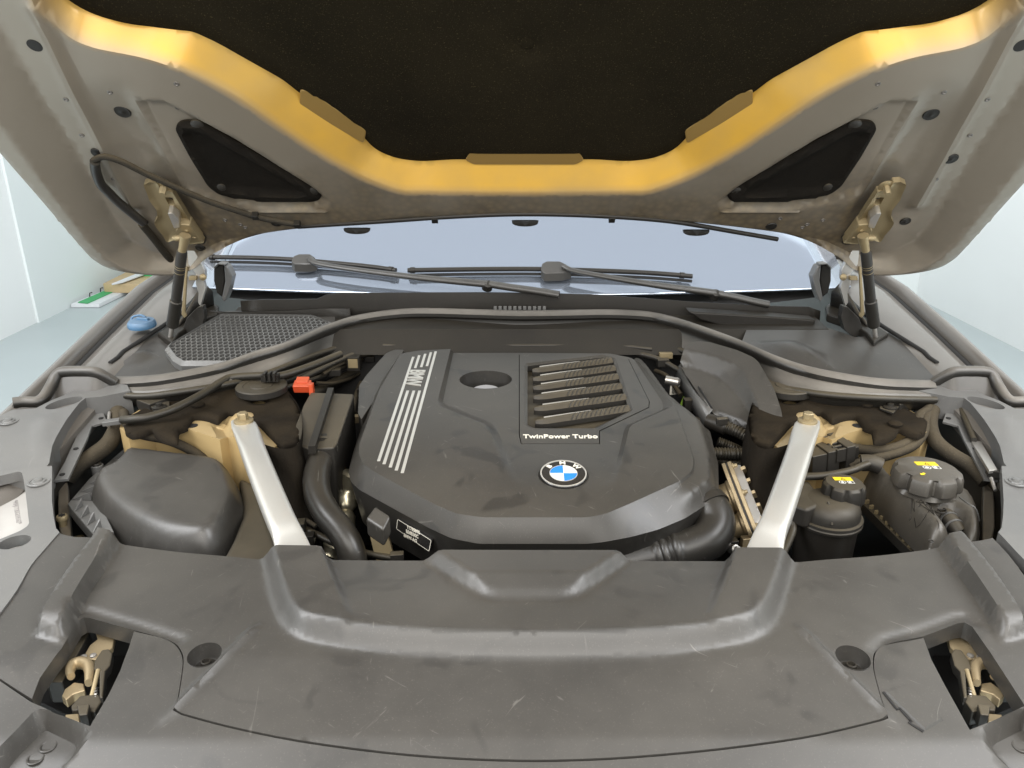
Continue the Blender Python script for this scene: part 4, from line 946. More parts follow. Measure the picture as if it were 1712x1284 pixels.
    # inner bracket strip beside the fender trim
    bk = thing('fender_bracket', 'grey perforated bracket strip below the %s fender trim' % sd, 'bracket', Q(at(140,740,.89)), 'bracket strips below the fender trims')
    zprism('strip', [Q(S3(x, y, -.028)) for x, y in [(146,694),(173,690),(179,704),(154,711),(146,733),(114,800),(90,803),(108,772),(128,728)]], .005, M['trim'], bk, bevel=.001)
    for x, y in ((169,699),(127,750),(104,793)): lathe('bolt_hole', Q(S3(x, y, -.0275)), (0,0,1), [(.0042,-.001),(.0042,.0006),(.001,.0006)], M['dark'], bk, seg=12)
    zprism('inner_flange', [Q(S3(x, y, -.075)) for x, y in [(98,800),(112,800),(120,900),(104,905),(98,880),(96,840)]], .02, M['paint'], car, bevel=.003)
# ================================================================== air filter box (left)
af = thing('air_filter_box', 'rounded grey plastic air filter box with a ribbed flange', 'filter box', at(280,850,.8))
base = [(214,751,.872),(300,757,.872),(362,765,.870),(386,775,.866),(398,794,.86),(406,820,.85),(411,844,.845),(402,868,.84),(386,898,.835),(364,922,.83),(330,930,.83),(270,922,.83),(218,903,.83),(172,876,.83),(156,858,.83),(148,838,.835),(160,813,.84),(181,796,.85)]
LB = [at(x, y, z) for x, y, z in base]; LB2 = smooth([(p.x, p.y) for p in LB], 4)
def lidw(u, v):
    d = dist(u, v, LB2); r = .027; q = 1-np.clip(d/r, 0, 1); return .826+.046*(1-q**2.0)+.10*(v-1.03)*np.clip(d/r, 0, 1)
relief('lid', FW, LB2, lidw, M['cover'], af, step=.008, skirt=.03, sharp=0)
fl_ = [(214,744),(230,752),(188,806),(172,850),(190,888),(168,908),(120,852),(113,842),(149,800)]
zprism('flange', [at(x, y, .842) for x, y in fl_], .022, M['trim'], af, bevel=.0015)
def fin(a, b, h=.012, t=.0012):
    a, b = Vector(a), Vector(b); n = (b-a).cross(Vector((0,0,1))).normalized()*t; v = []
    for s in (-1, 1): v += [a+n*s, b+n*s, b+n*s+Vector((0,0,h))]
    mesh('flange_rib', v, [(0,1,2),(3,4,5),(0,1,4,3),(1,2,5,4),(2,0,3,5)], M['trim'], af)
for i in range(7):
    t = .10+.84*i/6; e = (214+(114-214)*t, 746+(841-746)*t); fin(at(e[0], e[1], .8425), at(e[0]+26+8*t, e[1]+1.5, .8425), .015)
for i in range(4):
    t = .15+.55*i/3; e = (116+(172-116)*t, 845+(909-845)*t); fin(at(e[0], e[1], .8425), at(e[0]+14, e[1]-9, .8425), .013)
zprism('duct', [at(x, y, .842) for x, y in [(398,792),(426,806),(436,824),(462,900),(478,950),(360,950),(388,900),(404,860)]], .12, M['black2'], af, bevel=.014, seg=4)
lathe('screw_boss', at(163,783,.845), (0,0,1), [(.010,-.04),(.010,.006),(.0085,.007),(.0080,.0065)], M['trim'], af, seg=18)
lathe('flange_screw', at(163,783,.845)+Vector((0,0,.006)), (0,0,1), [(.0078,0),(.0078,.003),(.0065,.0045),(.0035,.0045),(.003,.0015),(.0003,.0015)], M['black'], af, seg=16)
sb = thing('torx_bolt', 'steel bolt with a star socket on a stud beside the filter box', 'bolt', at(109,905,.79))
lathe('shank', at(109,895,.80), (.05,0,1), [(.006,-.05),(.006,.028),(.0085,.029),(.0085,.034),(.0072,.036),(.0048,.0362)], M['zinc'], sb, seg=18)
lathe('star_socket', at(109,895,.80)+Vector((.0018,0,.0364)), (.05,0,1), [(.0045,-.002),(.0045,.0004),(.001,.0004)], M['dark'], sb, seg=24, rf=lambda th, h: 1+.22*math.cos(6*th))
lathe('spacer', at(126,905,.785), (1,.1,.2), [(.008,-.012),(.008,.012),(.004,.013)], M['zinc'], sb, seg=16)
# ================================================================== resonator box with pipe
rs = thing('resonator_box', 'tall dark grey plastic resonator box with a raised centre seam', 'resonator', at(540,760,.75))
tpz = [(519,655,.928),(592,658,.928),(589,668,.928),(564,740,.914),(558,748,.912),(516,750,.910),(486,737,.912),(493,712,.917),(507,676,.924)]
zprism('housing', [at(*p) for p in tpz], .22, M['black2'], rs, bevel=.004, shrink=.10)
A, B = at(553,649,.938), at(521,747,.920)
loft('seam_rib', [[p+Vector((-.006,0,-.012)), p+Vector((-.0055,0,.001)), p+Vector((.0055,0,.001)), p+Vector((.006,0,-.012))] for p in (A, B)], M['black'], rs, cap=True, sharp=30)
tube('side_rib', [at(486,739,.909), at(495,790,.83), at(490,850,.76)], .004, M['black2'], rs, seg=6)
pp = thing('charge_pipe', 'shiny black curved pipe with a clamp below the resonator box', 'pipe', at(560,900,.8))
path = crv([at(543,742,.893), at(538,764,.888), at(530,792,.876), at(531,826,.862), at(546,858,.848), at(570,888,.832), at(586,918,.812), at(592,955,.78)], 8)
tube('pipe', path, .0212, M['hose'], pp, seg=24)
tube('collar', path[2:7], .0245, M['black'], pp, seg=24); tube('clamp', path[4:6], .0262, M['black2'], pp, seg=24)
box('clamp_latch', path[5]+Vector((.022,-.012,.012)), (.006,.002,0), (-.002,.008,0), (0,0,.005), M['black2'], pp, bevel=.001)
rc = thing('terminal_cap', 'orange red plastic jump start terminal cap', 'terminal cap', at(508,652,.925))
box('cap_body', at(506,646,.933), (.016,0,0), (0,.010,.003), (0,-.003,.008), M['orange'], rc, bevel=.002)
box('cap_lid', at(505,640,.940)+Vector((0,.004,.0035)), (.012,0,0), (0,.008,.003), (0,-.001,.0025), M['orange'], rc, bevel=.0015)
box('cap_hinge', at(521,651,.93), (.004,0,0), (0,.006,0), (0,0,.012), M['orange'], rc, bevel=.001)
# ================================================================== wiring: left
def wire(name, label, pts, r, m, clips=()):
    w = thing(name, label, 'cable', at(*pts[0])); tube('sheath', crv([at(*p) for p in pts], 7), r, m, w, seg=12)
    for c in clips: box('clip', at(*c[:3]), (c[3],0,0), (0,c[3]*.7,0), (0,0,c[3]*.6), M['black'], w, bevel=.001)
    return w
w = wire('wiring_bundle', 'thick cloth taped wiring trunk bending down beside the left fender', [(196,664,.905),(195,678,.905),(198,694,.902),(196,714,.892),(181,742,.876),(155,762,.866),(131,778,.858),(112,800,.84)], .0145, M['wrap'])
tube('grommet', [at(193,662,.915), at(196,676,.905)], .021, M['black2'], w, seg=16)
box('strap', at(199,704,.915), (.024,.004,.002), (0,.008,0), (0,0,.004), M['trim'], w, bevel=.001)
tube('strap_pin', [at(181,712,.905), at(183,690,.912)], .003, M['steel'], w, seg=8)
wire('wiring_branch', 'cloth taped cable dropping behind the air filter box', [(207,690,.912),(211,705,.912),(220,716,.908),(236,726,.902),(274,734,.892),(302,744,.880),(326,757,.868),(350,775,.85)], .0085, M['wrap'], [(279,737,.900,.006)])
wire('wiring_cable', 'long black cable crossing the left felt mat up to the bulkhead', [(205,702,.925),(222,701,.93),(250,697,.932),(292,683,.935),(340,658,.942),(373,637,.947),(390,631,.948),(437,628,.950),(470,628,.950),(520,612,.955),(570,592,.96)], .0075, M['rubber'])
cn = thing('cable_connector', 'small black cable connector below the bulkhead trim', 'connector', at(452,631,.95))
box('shell', at(452,631,.952), (.016,0,0), (0,.008,0), (0,0,.007), M['black'], cn, bevel=.001)
for i in range(3): box('latch_rib', at(444+i*8,629,.957), (.002,0,0), (0,.009,0), (0,0,.008), M['black'], cn, bevel=.0005)
ch = thing('cable_holder', 'black comb shaped cable holder on the left ledge', 'cable holder', at(305,655,.935))
d_ = (at(322,643,.94)-at(283,661,.935)).normalized()
box('bar', at(302,652,.938), d_*.024, (0,.004,0), (0,0,.003), M['black'], ch, bevel=.0008)
for i in range(3): box('tooth', at(300+i*6,656-i*3,.936), d_*.0015, d_.cross(Vector((0,0,1)))*.010, (0,0,.002), M['black'], ch, bevel=.0005)
# dark ducting and pipes behind the engine on the left
for i, (pts, r, lab) in enumerate((([(470,640,.90),(520,622,.91),(570,602,.92),(620,588,.92)], .010, 'lower black hose running behind the resonator box'), ([(500,636,.915),(560,606,.925),(610,586,.93),(640,580,.93)], .006, 'upper thin black hose running behind the resonator box'), ([(520,660,.86),(590,625,.87),(640,598,.88)], .012, 'deep black hose beside the rear left corner of the engine cover'))):
    tag(tube('hose', crv([at(*p) for p in pts], 6), r, M['black2'], seg=10), lab, 'hose')
mk = thing('relay_block', 'small black relay with a tan label behind the engine cover', 'relay', at(592,612,.9))
box('case', at(592,606,.915), (.014,0,0), (0,.012,0), (0,0,.016), M['black'], mk, bevel=.0015); box('label', at(592,606,.915)+Vector((0,-.0125,.002)), (.010,0,0), (0,.0006,0), (0,0,.010), M['zinc'], mk, bevel=0)
# ================================================================== heat shield cover (right rear)
hsC = thing('shield_cover', 'faceted grey plastic shield behind the right side of the engine cover', 'cover', at(1220,650,.9))
nrm = Vector((-.30,-.42,.86)).normalized(); o0 = at(1218,650,.935); uu = Vector((1,0,0)); uu = (uu-nrm*uu.dot(nrm)).normalized(); HS = Fr(o0, uu, nrm.cross(uu), nrm)
if HS.U.cross(HS.V).dot(HS.N) < 0: HS.V = -HS.V
hp_ = [HS.px(x, y) for x, y in [(1136,603),(1139,592),(1146,578),(1157,572),(1169,570),(1187,572),(1232,585),(1259,597),(1268,605),(1281,627),(1295,652),(1306,685),(1310,710),(1282,715),(1263,713),(1232,702),(1195,687),(1189,683)]]
J = [HS.px(x, y) for x, y in [(1128,590),(1146,582),(1200,596),(1234,610),(1243,618),(1252,640),(1268,680),(1276,712),(1260,715),(1190,690)]]
I = [HS.px(x, y) for x, y in [(1128,604),(1146,604),(1200,622),(1216,634),(1232,652),(1256,684),(1266,702),(1234,700),(1194,684)]]
Bo = [HS.px(x, y) for x, y in [(1189,683),(1195,676),(1232,689),(1270,708),(1310,709),(1300,730),(1180,700)]]
relief('shell', HS, rnd(hp_, .006, 3), lambda u, v: -.018*ramp2(u, v, J, I)-.010*bump_poly(u, v, Bo, .010), M['cover'], hsC, step=.006, lines=[q for l in (J+J[:1], I+I[:1], Bo+Bo[:1]) for q in clipl(l, inset(hp_, .002))], skirt=.014, sharp=50)
a, b_ = at(1139,606,.925), at(1190,684,.905)
loft('edge_flange', [[p, p+Vector((-.010,-.004,-.012)), p+Vector((-.012,-.006,-.040))] for p in (a, b_)], M['trim'], hsC, solid=.003)
tube('edge_gap', [at(1142,606,.932), at(1190,682,.912)], .0018, M['dark'], hsC, seg=6)
# items glimpsed between engine cover and shield
sv = thing('service_tag', 'small metal plug with a cream barcode label beside the engine cover', 'tag', at(1130,650,.88))
lathe('plug', at(1124,637,.90), (1,-.3,-.1), [(.009,-.014),(.009,.012),(.006,.016)], M['steel'], sv, seg=16)
box('barcode_label', at(1133,651,.88), (.016,0,.002), (0,.001,0), (0,0,.010), M['cream'], sv, bevel=0)
for i in range(9): box('barcode_bar', at(1124+i*2.2,651.5,.88)+Vector((0,-.0018,0)), (.0006,0,0), (0,.0004,0), (0,0,.008), M['dark'], sv, bevel=0)
tag(tube('green_strap', [at(1152,655,.88), at(1146,668,.87), at(1140,684,.85)], .007, M['lime'], seg=10, flat=.4), 'lime green strap beside the shield cover', 'strap')
tag(box('yellow_bracket', at(1113,594,.93), (.014,0,0), (0,.006,0), (0,0,.006), M['zinc'], bevel=.001), 'small golden bracket behind the right rear of the engine cover', 'bracket')
tag(box('yellow_bracket', at(638,588,.93), (.008,0,0), (0,.006,0), (0,0,.006), M['zinc'], bevel=.001), 'small golden bracket behind the left rear of the engine cover', 'bracket')
# ================================================================== right-hand hoses, throttle body, intake elbow
def hoser(name, label, pts, r, rib, pitch, m=M['rubber'], seg=14):
    return tag(tube(name, crv([at(*p) for p in pts], 8), r, m, seg=seg, rib=rib, pitch=pitch), label, 'hose')
ch_ = thing('corrugated_hose', 'large corrugated black hose looping right of the engine cover', 'hose', at(1215,716,.88))
tube('bellows', crv([at(*p) for p in [(1210,713,.890),(1222,717,.890),(1240,725,.886),(1256,736,.878),(1263,747,.870),(1256,756,.864),(1238,759,.862),(1196,758,.862),(1180,758,.862)]], 8), .0105, M['rubber'], ch_, seg=16, rib=.09, pitch=.0052)
tube('hose_end', [at(1184,704,.892), at(1200,709,.892), at(1214,714,.890)], .0145, M['black'], ch_, seg=18)
box('clip', at(1207,704,.905), (.010,.002,0), (0,.005,0), (0,0,.006), M['black2'], ch_, bevel=.001)
hoser('corrugated_hose', 'thinner corrugated hose under the larger corrugated loop', [(1264,766,.850),(1267,775,.846),(1254,779,.842),(1236,776,.842),(1200,770,.845),(1180,768,.845)], .0078, .09, .0044)
hoser('corrugated_hose', 'short corrugated hose stub below the shield cover', [(1200,738,.86),(1225,748,.85),(1236,754,.84)], .0085, .09, .0044)
tb_ = thing('throttle_body', 'cast metal throttle housing with bolted cover right of the engine', 'throttle body', at(1235,850,.8))
A, B = at(1214,778,.868), at(1262,902,.792); dr = (B-A).normalized(); nx = Vector((.92,-.25,.30)); nx = (nx-dr*nx.dot(dr)).normalized(); ny = dr.cross(nx)
TF = Fr((A+B)/2, dr, ny, nx); hl_ = (B-A).length/2
outl = rnd([(-hl_,-.022),(-hl_*.5,-.033),(hl_*.5,-.036),(hl_,-.028),(hl_,.028),(hl_*.4,.036),(-hl_*.6,.034),(-hl_,.02)], .012)
prism('flange_plate', TF, outl, -.006, .0, M['cast'], tb_, bevel=.001); prism('gasket', TF, inset(outl, .001), .0, .003, M['black'], tb_, bevel=0)
prism('cover_plate', TF, inset(outl, .0005), .003, .010, M['cast'], tb_, bevel=.0015); prism('cover_boss', TF, inset(outl, .008), .010, .022, M['steel'], tb_, bevel=.004, taper=.004)
for k in range(5): prism('cooling_rib', TF, [(-hl_*.7+k*hl_*.33, -.022), (-hl_*.7+k*hl_*.33+.006, -.022), (-hl_*.7+k*hl_*.33+.006, .022), (-hl_*.7+k*hl_*.33, .022)], .02, .028, M['cast'], tb_, bevel=.001)
for u, v in ((-hl_*.8,-.022),(-hl_*.25,-.030),(hl_*.35,-.031),(hl_*.85,-.02),(-hl_*.8,.018),(hl_*.8,.02),(0,.031)): lathe('bolt', TF.pt(u, v, .009), nx, [(.0055,0),(.0055,.003),(.0035,.0035),(.0032,.008),(.0005,.0085)], M['zinc'], tb_, seg=12)
for u, r, L in ((-.012,.026,.075),(.036,.019,.06)): lathe('barrel', TF.pt(u, -.004, -.004), -nx, [(r*1.12,-.002),(r*1.12,.006),(r,.009),(r*.97,L),(r*.5,L+.004)], M['cast'], tb_, seg=28)
lathe('sensor_bolt', at(1228,918,.80), (.3,-.8,.5), [(.007,-.01),(.007,.004),(.0045,.005),(.0043,.011),(.0005,.011)], M['steel'], tb_, seg=12)
el = thing('intake_elbow', 'fat black ribbed rubber intake elbow in front of the engine cover', 'hose', at(1180,880,.8))
ep = crv([at(1168,832,.850), at(1188,852,.842), at(1196,878,.828), at(1183,903,.815), at(1150,918,.806), at(1112,927,.800), at(1060,938,.795), at(1010,948,.79)], 9)
def er(t):
    for c in (.56,.605,.65,.695):
        if abs(t-c) < .013: return .0345
    return .0315 if .53 < t < .72 else .0305
tube('elbow', ep, er, M['hose'], el, seg=28, sub=.0025)
tube('collar', ep[6:10], .0335, M['black'], el, seg=28)
# dark filler behind right hoses
for pts, r, lab in (([(1290,725,.86),(1284,760,.85),(1288,790,.84),(1305,812,.83)], .009, 'grey hose curving down beside the right strut brace'), ([(1244,790,.80),(1262,800,.80),(1276,812,.79)], .010, 'black cable bundle behind the throttle housing'), ([(1240,800,.77),(1275,840,.76)], .012, 'black hose deep behind the right strut brace')):
    tag(tube('hose', crv([at(*p) for p in pts], 6), r, M['black2'], seg=10), lab, 'hose')
# ================================================================== round coolant tank
ct = thing('coolant_tank', 'round black coolant tank with a screw cap beside the strut brace', 'tank', at(1384,900,.7))
tc = at(1384,864,.825)
lathe('lower_body', tc, (0,0,1), [(.042,-.16),(.046,-.02),(.0465,-.004)], M['black'], ct, seg=40)
lathe('rim', tc, (0,0,1), [(.046,-.008),(.0515,-.006),(.0520,-.002),(.0505,.0),(.0520,.0015),(.0515,.005),(.047,.0065)], M['black2'], ct, seg=48)
lathe('dome', tc, (0,0,1), [(.0475,.005),(.0465,.018),(.042,.028),(.032,.034),(.002,.036)], M['black2'], ct, seg=40)
zprism('port_block', [at(x, y, .858) for x, y in [(1318,806),(1352,802),(1372,828),(1374,842),(1350,852),(1322,842)]], .035, M['black2'], ct, bevel=.006, seg=3)
tube('weld_seam', crv([at(1384,840,.861)+Vector((0,0,.001)), at(1390,855,.852), at(1391,878,.838)], 4), .0016, M['black2'], ct, seg=6)
tube('hose_port', [at(1352,852,.842), at(1320,848,.842)], .0095, M['black'], ct, seg=16)
for x in (1332,1338): tube('hose_clamp', [at(x,850,.842), at(x+3,850.3,.842)], .0108, M['black'], ct, seg=16)
kc = at(1412,806,.879)
def capknob(name, O, r, h, lobes, par, dip, m=M['black2']):
    f = lambda th, hh: 1-dip*max(0, math.cos(lobes*th))**2*(1 if hh < h*.98 else .8)
    return lathe(name, O, (0,0,1), [(r*.9,-h-.008),(r*.9,-h),(r*.98,-h),(r*1.02,-h*.9),(r,-h*.35),(r*.95,-h*.12),(r*.84,0),(r*.5,.001),(.001,.0015)], m, par, seg=96, rf=lambda th, hh: (1-dip*max(0, math.cos(lobes*th))**2) if hh < -h*.06 and hh > -h*1.01 else 1, sharp=30)
cap1 = capknob('screw_cap', kc, .033, .030, 7, ct, .14)
def caplabel(cap, O, s):
    CF = Fr(Vector(O)+Vector((0,0,.0016)), (1,0,0), (0,1,0), (0,0,1))
    prism('warning_label', CF, [(-.014*s,.004*s),(.014*s,.002*s),(.014*s,.013*s),(-.014*s,.014*s)], -.002, .0002, M['yellow'], cap, bevel=0)
    text('warning_sign', '\u25B3!', CF, -.002*s, .008*s, .0002, .008*s, M['dark'], cap, depth=.0001) if False else mesh('warning_sign', [CF.pt(-.004*s,.0045*s,.0004), CF.pt(.004*s,.0045*s,.0004), CF.pt(0,.0115*s,.0004), CF.pt(-.0022*s,.0055*s,.0004), CF.pt(.0022*s,.0055*s,.0004), CF.pt(0,.0095*s,.0004)], [(0,1,4,3),(1,2,5,4),(2,0,3,5)], M['dark'], cap, fix=False)
    o, i = ell((-.005*s,-.004*s), .0055*s, .0050*s), ell((-.005*s,-.004*s), .0045*s, .0040*s); n = len(o)
    mesh('round_symbol', [CF.pt(*p, .0004) for p in o+i], [(k,(k+1)%n,n+(k+1)%n,n+k) for k in range(n)], M['white'], cap, fix=False)
    mesh('round_symbol', [CF.pt(*p, .0004) for p in ell((-.005*s,-.004*s), .0028*s, .0026*s, n=5)], [tuple(range(5))], M['white'], cap, fix=False)
    o, i = [(.003*s,-.0085*s),(.013*s,-.0085*s),(.013*s,.0*s),(.003*s,.0*s)], [(.004*s,-.0077*s),(.0122*s,-.0077*s),(.0122*s,-.0008*s),(.004*s,-.0008*s)]
    mesh('book_symbol', [CF.pt(*p, .0004) for p in o+i], [(k,(k+1)%4,4+(k+1)%4,4+k) for k in range(4)], M['white'], cap, fix=False)
    mesh('book_symbol', [CF.pt(*p, .0004) for p in [(.005*s,-.0066*s),(.0085*s,-.0066*s),(.0085*s,-.0018*s),(.005*s,-.0018*s)]], [(0,1,2,3)], M['white'], cap, fix=False)
    return CF
caplabel(cap1, kc, 1.0)
tube('overflow_hose', crv([at(1313,852,.835), at(1322,866,.83), at(1326,882,.82), at(1320,902,.81), at(1306,930,.80)], 7), .0062, M['rubber'], ct, seg=12)
TF2 = Fr(at(1398,915,.775)+Vector((0,-.012,0)), (1,0,0), (0,0,1), (0,-1,0))
for i, s_ in enumerate(('>PA66<', 'B 7642-02', '1712')):
    text('moulded_text', s_, TF2, -.004+i*.0075, -.004, .004, .0065, M['black2'], ct, rot=math.pi/2, depth=.0003)
vh = hoser('vent_hose', 'thin grey vent hose running behind the round coolant tank', [(1330,797,.868),(1370,796,.872),(1400,792,.876),(1425,786,.88),(1440,780,.882),(1452,776,.884)], .0062, 0, .005)
# ================================================================== large expansion tank (right)
xt = thing('expansion_tank', 'large moulded grey expansion tank with a star shaped cap', 'tank', at(1550,860,.75))
ox = [(1450,792,.850),(1448,774,.856),(1462,765,.860),(1480,768,.862),(1492,786,.86),(1506,800,.856),(1545,814,.85),(1600,812,.85),(1626,826,.845),(1638,850,.84),(1641,880,.832),(1636,908,.826),(1600,925,.82),(1550,930,.82),(1545,918,.82),(1518,884,.825),(1490,845,.835),(1466,814,.842)]
XO = [at(*p) for p in ox]; XP = rnd([(p.x, p.y) for p in XO], .014)
uo = [at(x, y, .855) for x, y in [(1570,848),(1592,845),(1608,852),(1620,872),(1624,888),(1612,900),(1598,892),(1584,872)]]; UO = rnd([(p.x, p.y) for p in uo], .008)
ar = [at(x, y, .862) for x, y in [(1440,788),(1450,770),(1478,770),(1496,800),(1548,828),(1590,880),(1604,912),(1540,930),(1500,885),(1460,825)]]; AR = [(p.x, p.y) for p in ar]
def xw(u, v):
    d = np.minimum(dist(u, v, XP), dist(u, v, UO)*1.2); q = 1-np.clip(d/.017, 0, 1); return .822+.036*(1-q**2.2)+.010*bump_poly(u, v, AR, .018)
relief('body', FW, XP, xw, M['tank'], xt, step=.0075, holes=[UO], skirt=.03, sharp=0)
zprism('well_floor', [Vector((p[0], p[1], .80)) for p in inset(UO, -.01)], .01, M['black2'], xt, bevel=0)
tube('hose_stub', [at(1580,860,.835), at(1590,872,.832), at(1604,892,.822)], .0125, M['black2'], xt, seg=18)
for t in (.25, .6): tube('stub_ring', [at(1580+24*t,860+32*t,.835-.012*t), at(1582+24*t,862.5+32*t,.835-.013*t)], .0142, M['trim'], xt, seg=18)
for pts in ( [(1606,824,.866),(1622,842,.86),(1640,858,.85)],):
    P3 = []
    for p in crv([at(*p) for p in pts], 6): P3.append(Vector((p.x, p.y, float(xw(np.array([p.x]), np.array([p.y]))[0])+.0003)))
    tube('mould_line', P3, .0013, M['trim'], xt, seg=6)
rp = [at(1446,842,.80), at(1530,925,.785)]
loft('weld_flange', [[p+Vector((-.008,0,.004)), p+Vector((.008,.004,.006)), p+Vector((.010,.004,-.012)), p+Vector((-.008,0,-.012))] for p in rp], M['black2'], xt, closed=True, cap=True)
for i in range(9):
    p = rp[0].lerp(rp[1], .05+i*.11); box('flange_rib', p+Vector((0,.001,.008)), (.006,.003,0), (-.0012,.002,0), (0,0,.003), M['zinc'], xt, bevel=.0004)
# embossed pictogram
def onx(x, y):
    z = .86
    for _ in range(12):
        p = at(x, y, z); z = float(xw(np.array([p.x]), np.array([p.y]))[0])
    return p
def emb(pix, closed=True, r=.0005):
    P3 = [onx(x, y) for x, y in pix]; P3 = [Vector((p.x, p.y, float(xw(np.array([p.x]), np.array([p.y]))[0])+.0002)) for p in P3]
    if closed: P3.append(P3[0])
    fine = []
    for a, b in zip(P3, P3[1:]): fine += [a, a.lerp(b, .33), a.lerp(b, .66)]
    fine = [Vector((p.x, p.y, float(xw(np.array([p.x]), np.array([p.y]))[0])+.0002)) for p in fine+[P3[-1]]]
    tube('embossed_line', fine, r, M['black'], xt, seg=5)
for pix, cl in (([(1521,842),(1527,836),(1532,842)], True), ([(1537,838),(1550,837),(1552,842),(1539,843)], True), ([(1544,838),(1545,843)], False), ([(1521,844),(1556,845),(1558,850),(1525,850)], True), ([(1529,851),(1558,852),(1562,861),(1538,861)], True), ([(1533,853),(1556,855)], False), ([(1536,858),(1560,859)], False), ([(1531,855),(1545,874),(1555,880),(1570,880),(1577,873),(1566,852)], False), ([(1548,868),(1556,877)], False), ([(1566,870),(1571,877)], False)): emb(pix, cl)
for rx in (.0035,):
    c = at(1560,887,.863); tube('embossed_line', [Vector((c.x+rx*math.cos(t), c.y+rx*math.sin(t), float(xw(np.array([c.x]), np.array([c.y]))[0])+.0003)) for t in np.linspace(0, 2*math.pi, 18)], .0007, M['black'], xt, seg=5)
em = at(1574,832,.868); ez = float(xw(np.array([em.x]), np.array([em.y]))[0])+.001
rg = tube('emblem_ring', [Vector((em.x+.0105*math.cos(t), em.y+.0105*math.sin(t), ez)) for t in np.linspace(0, 2*math.pi, 30)], .0013, M['black'], xt, seg=6)
for an in (0, math.pi/2):
    tube('emblem_bar', [Vector((em.x+.010*math.cos(an+t), em.y+.010*math.sin(an+t), ez)) for t in (0, math.pi)], .001, M['black'], xt, seg=6)
k2 = at(1552,783,.902); cap2 = capknob('star_cap', k2, .051, .028, 7, xt, .17, M['tank']); CF = caplabel(cap2, k2+Vector((.003,.004,0)), 1.15)
def arrow(par, O, s, m):
    AF = Fr(O, (-.8,-.6,0), (.6,-.8,0), (0,0,1)); pts = [(-1,-.35),(0,-.35),(0,-.8),(1,0),(0,.8),(0,.35),(-1,.35)]
    mesh('arrow_mark', [AF.pt(a*s, b*s, 0) for a, b in pts], [tuple(range(7))], m, par, fix=False)
arrow(cap2, k2+Vector((-.020,-.022,.0016)), .0055, M['yellow']); q = at(1524,821,.868); arrow(xt, Vector((q.x, q.y, float(xw(np.array([q.x]), np.array([q.y]))[0])+.002)), .006, M['yellow'])
tube('inlet', crv([at(1440,774,.878), at(1456,774,.88), at(1472,780,.876)], 5), .014, M['black2'], xt, seg=16)
# ================================================================== plug and wiring on the right
pg = thing('wiring_plug', 'large black ribbed wiring plug behind the coolant tank', 'connector', at(1385,770,.86))
A, B = at(1345,770,.868), at(1428,752,.878); ax = (B-A).normalized(); ay = Vector((0,0,1)).cross(ax).normalized(); az = ax.cross(ay); Lg = (B-A).length
for t, l, wy, wz_ in ((.14,.15,.024,.019),(.40,.12,.026,.022),(.72,.09,.029,.026),(.90,.07,.017,.015)):
    box('plug_block', A+ax*(Lg*t), ax*(Lg*l), ay*wy, az*wz_, M['black2'], pg, bevel=.002)
for i in range(5): box('plug_rib', A+ax*(Lg*.53)+ay*(-.026+.012*i)+az*.012, ax*(Lg*.09), ay*.0025, az*.012, M['black2'], pg, bevel=.001)
lathe('cable_collar', B, ax, [(.011,-.006),(.011,.004),(.009,.005),(.009,.012),(.006,.013)], M['black2'], pg, seg=18)
w = wire('wiring_loom', 'cloth taped loom curving from the right fender to the large plug', [(1560,674,.912),(1550,686,.915),(1537,696,.912),(1533,722,.902),(1516,740,.894),(1478,752,.886),(1434,751,.88)], .0085, M['wrap'])
wire('wiring_loom', 'lower cloth taped loom running below the first right loom', [(1556,684,.912),(1547,702,.908),(1545,722,.900),(1526,745,.89),(1490,760,.88),(1440,773,.868),(1420,782,.86)], .0085, M['wrap'])
wire('wiring_bundle', 'thick taped trunk dropping behind the large expansion tank', [(1566,668,.912),(1560,684,.908),(1555,706,.902),(1562,734,.892),(1587,757,.88),(1622,779,.866),(1648,806,.852)], .0125, M['wrap'])
gr = tag(tube('rubber_grommet', [at(1572,664,.918), at(1563,680,.908)], .021, M['black2'], seg=18), 'dark rubber grommet where the right wiring enters the fender', 'grommet')
rd = thing('module_plate', 'slim aluminium module on a rod beside the right fender trim', 'module', at(1640,760,.88))
zprism('plate', [at(x, y, .893) for x, y in [(1623,736),(1640,737),(1668,785),(1654,787)]], .006, M['steel'], rd, bevel=.001)
tube('rod', [at(1605,682,.915), at(1628,736,.896)], .0055, M['rubber'], rd, seg=10)
box('plug', at(1660,790,.885), (.008,-.003,0), (.003,.008,0), (0,0,.006), M['black'], rd, bevel=.001)
tube('lead', [at(1656,796,.88), at(1664,820,.868)], .003, M['steel'], rd, seg=8)
# ================================================================== washer cap on the left fender
O = S3(238,546,.004)
bc = lathe('washer_cap', O, (0,-.05,1), [(.028,0),(.029,.003),(.028,.010),(.025,.014),(.018,.0155),(.001,.016)], M['cap'], car, seg=36); bc['label'] = 'dusty blue washer reservoir cap on the left fender'
box('grip', O+Vector((.004,0,.016)), (.014,-.004,0), (.001,.004,0), (0,0,.004), M['cap'], bc, bevel=.002)
tube('tether', crv([O+Vector((-.028,.01,.004)), O+Vector((-.026,.016,.016)), O+Vector((-.008,.018,.02)), O+Vector((.004,.012,.017))], 4), .0025, M['cap'], bc, seg=8)
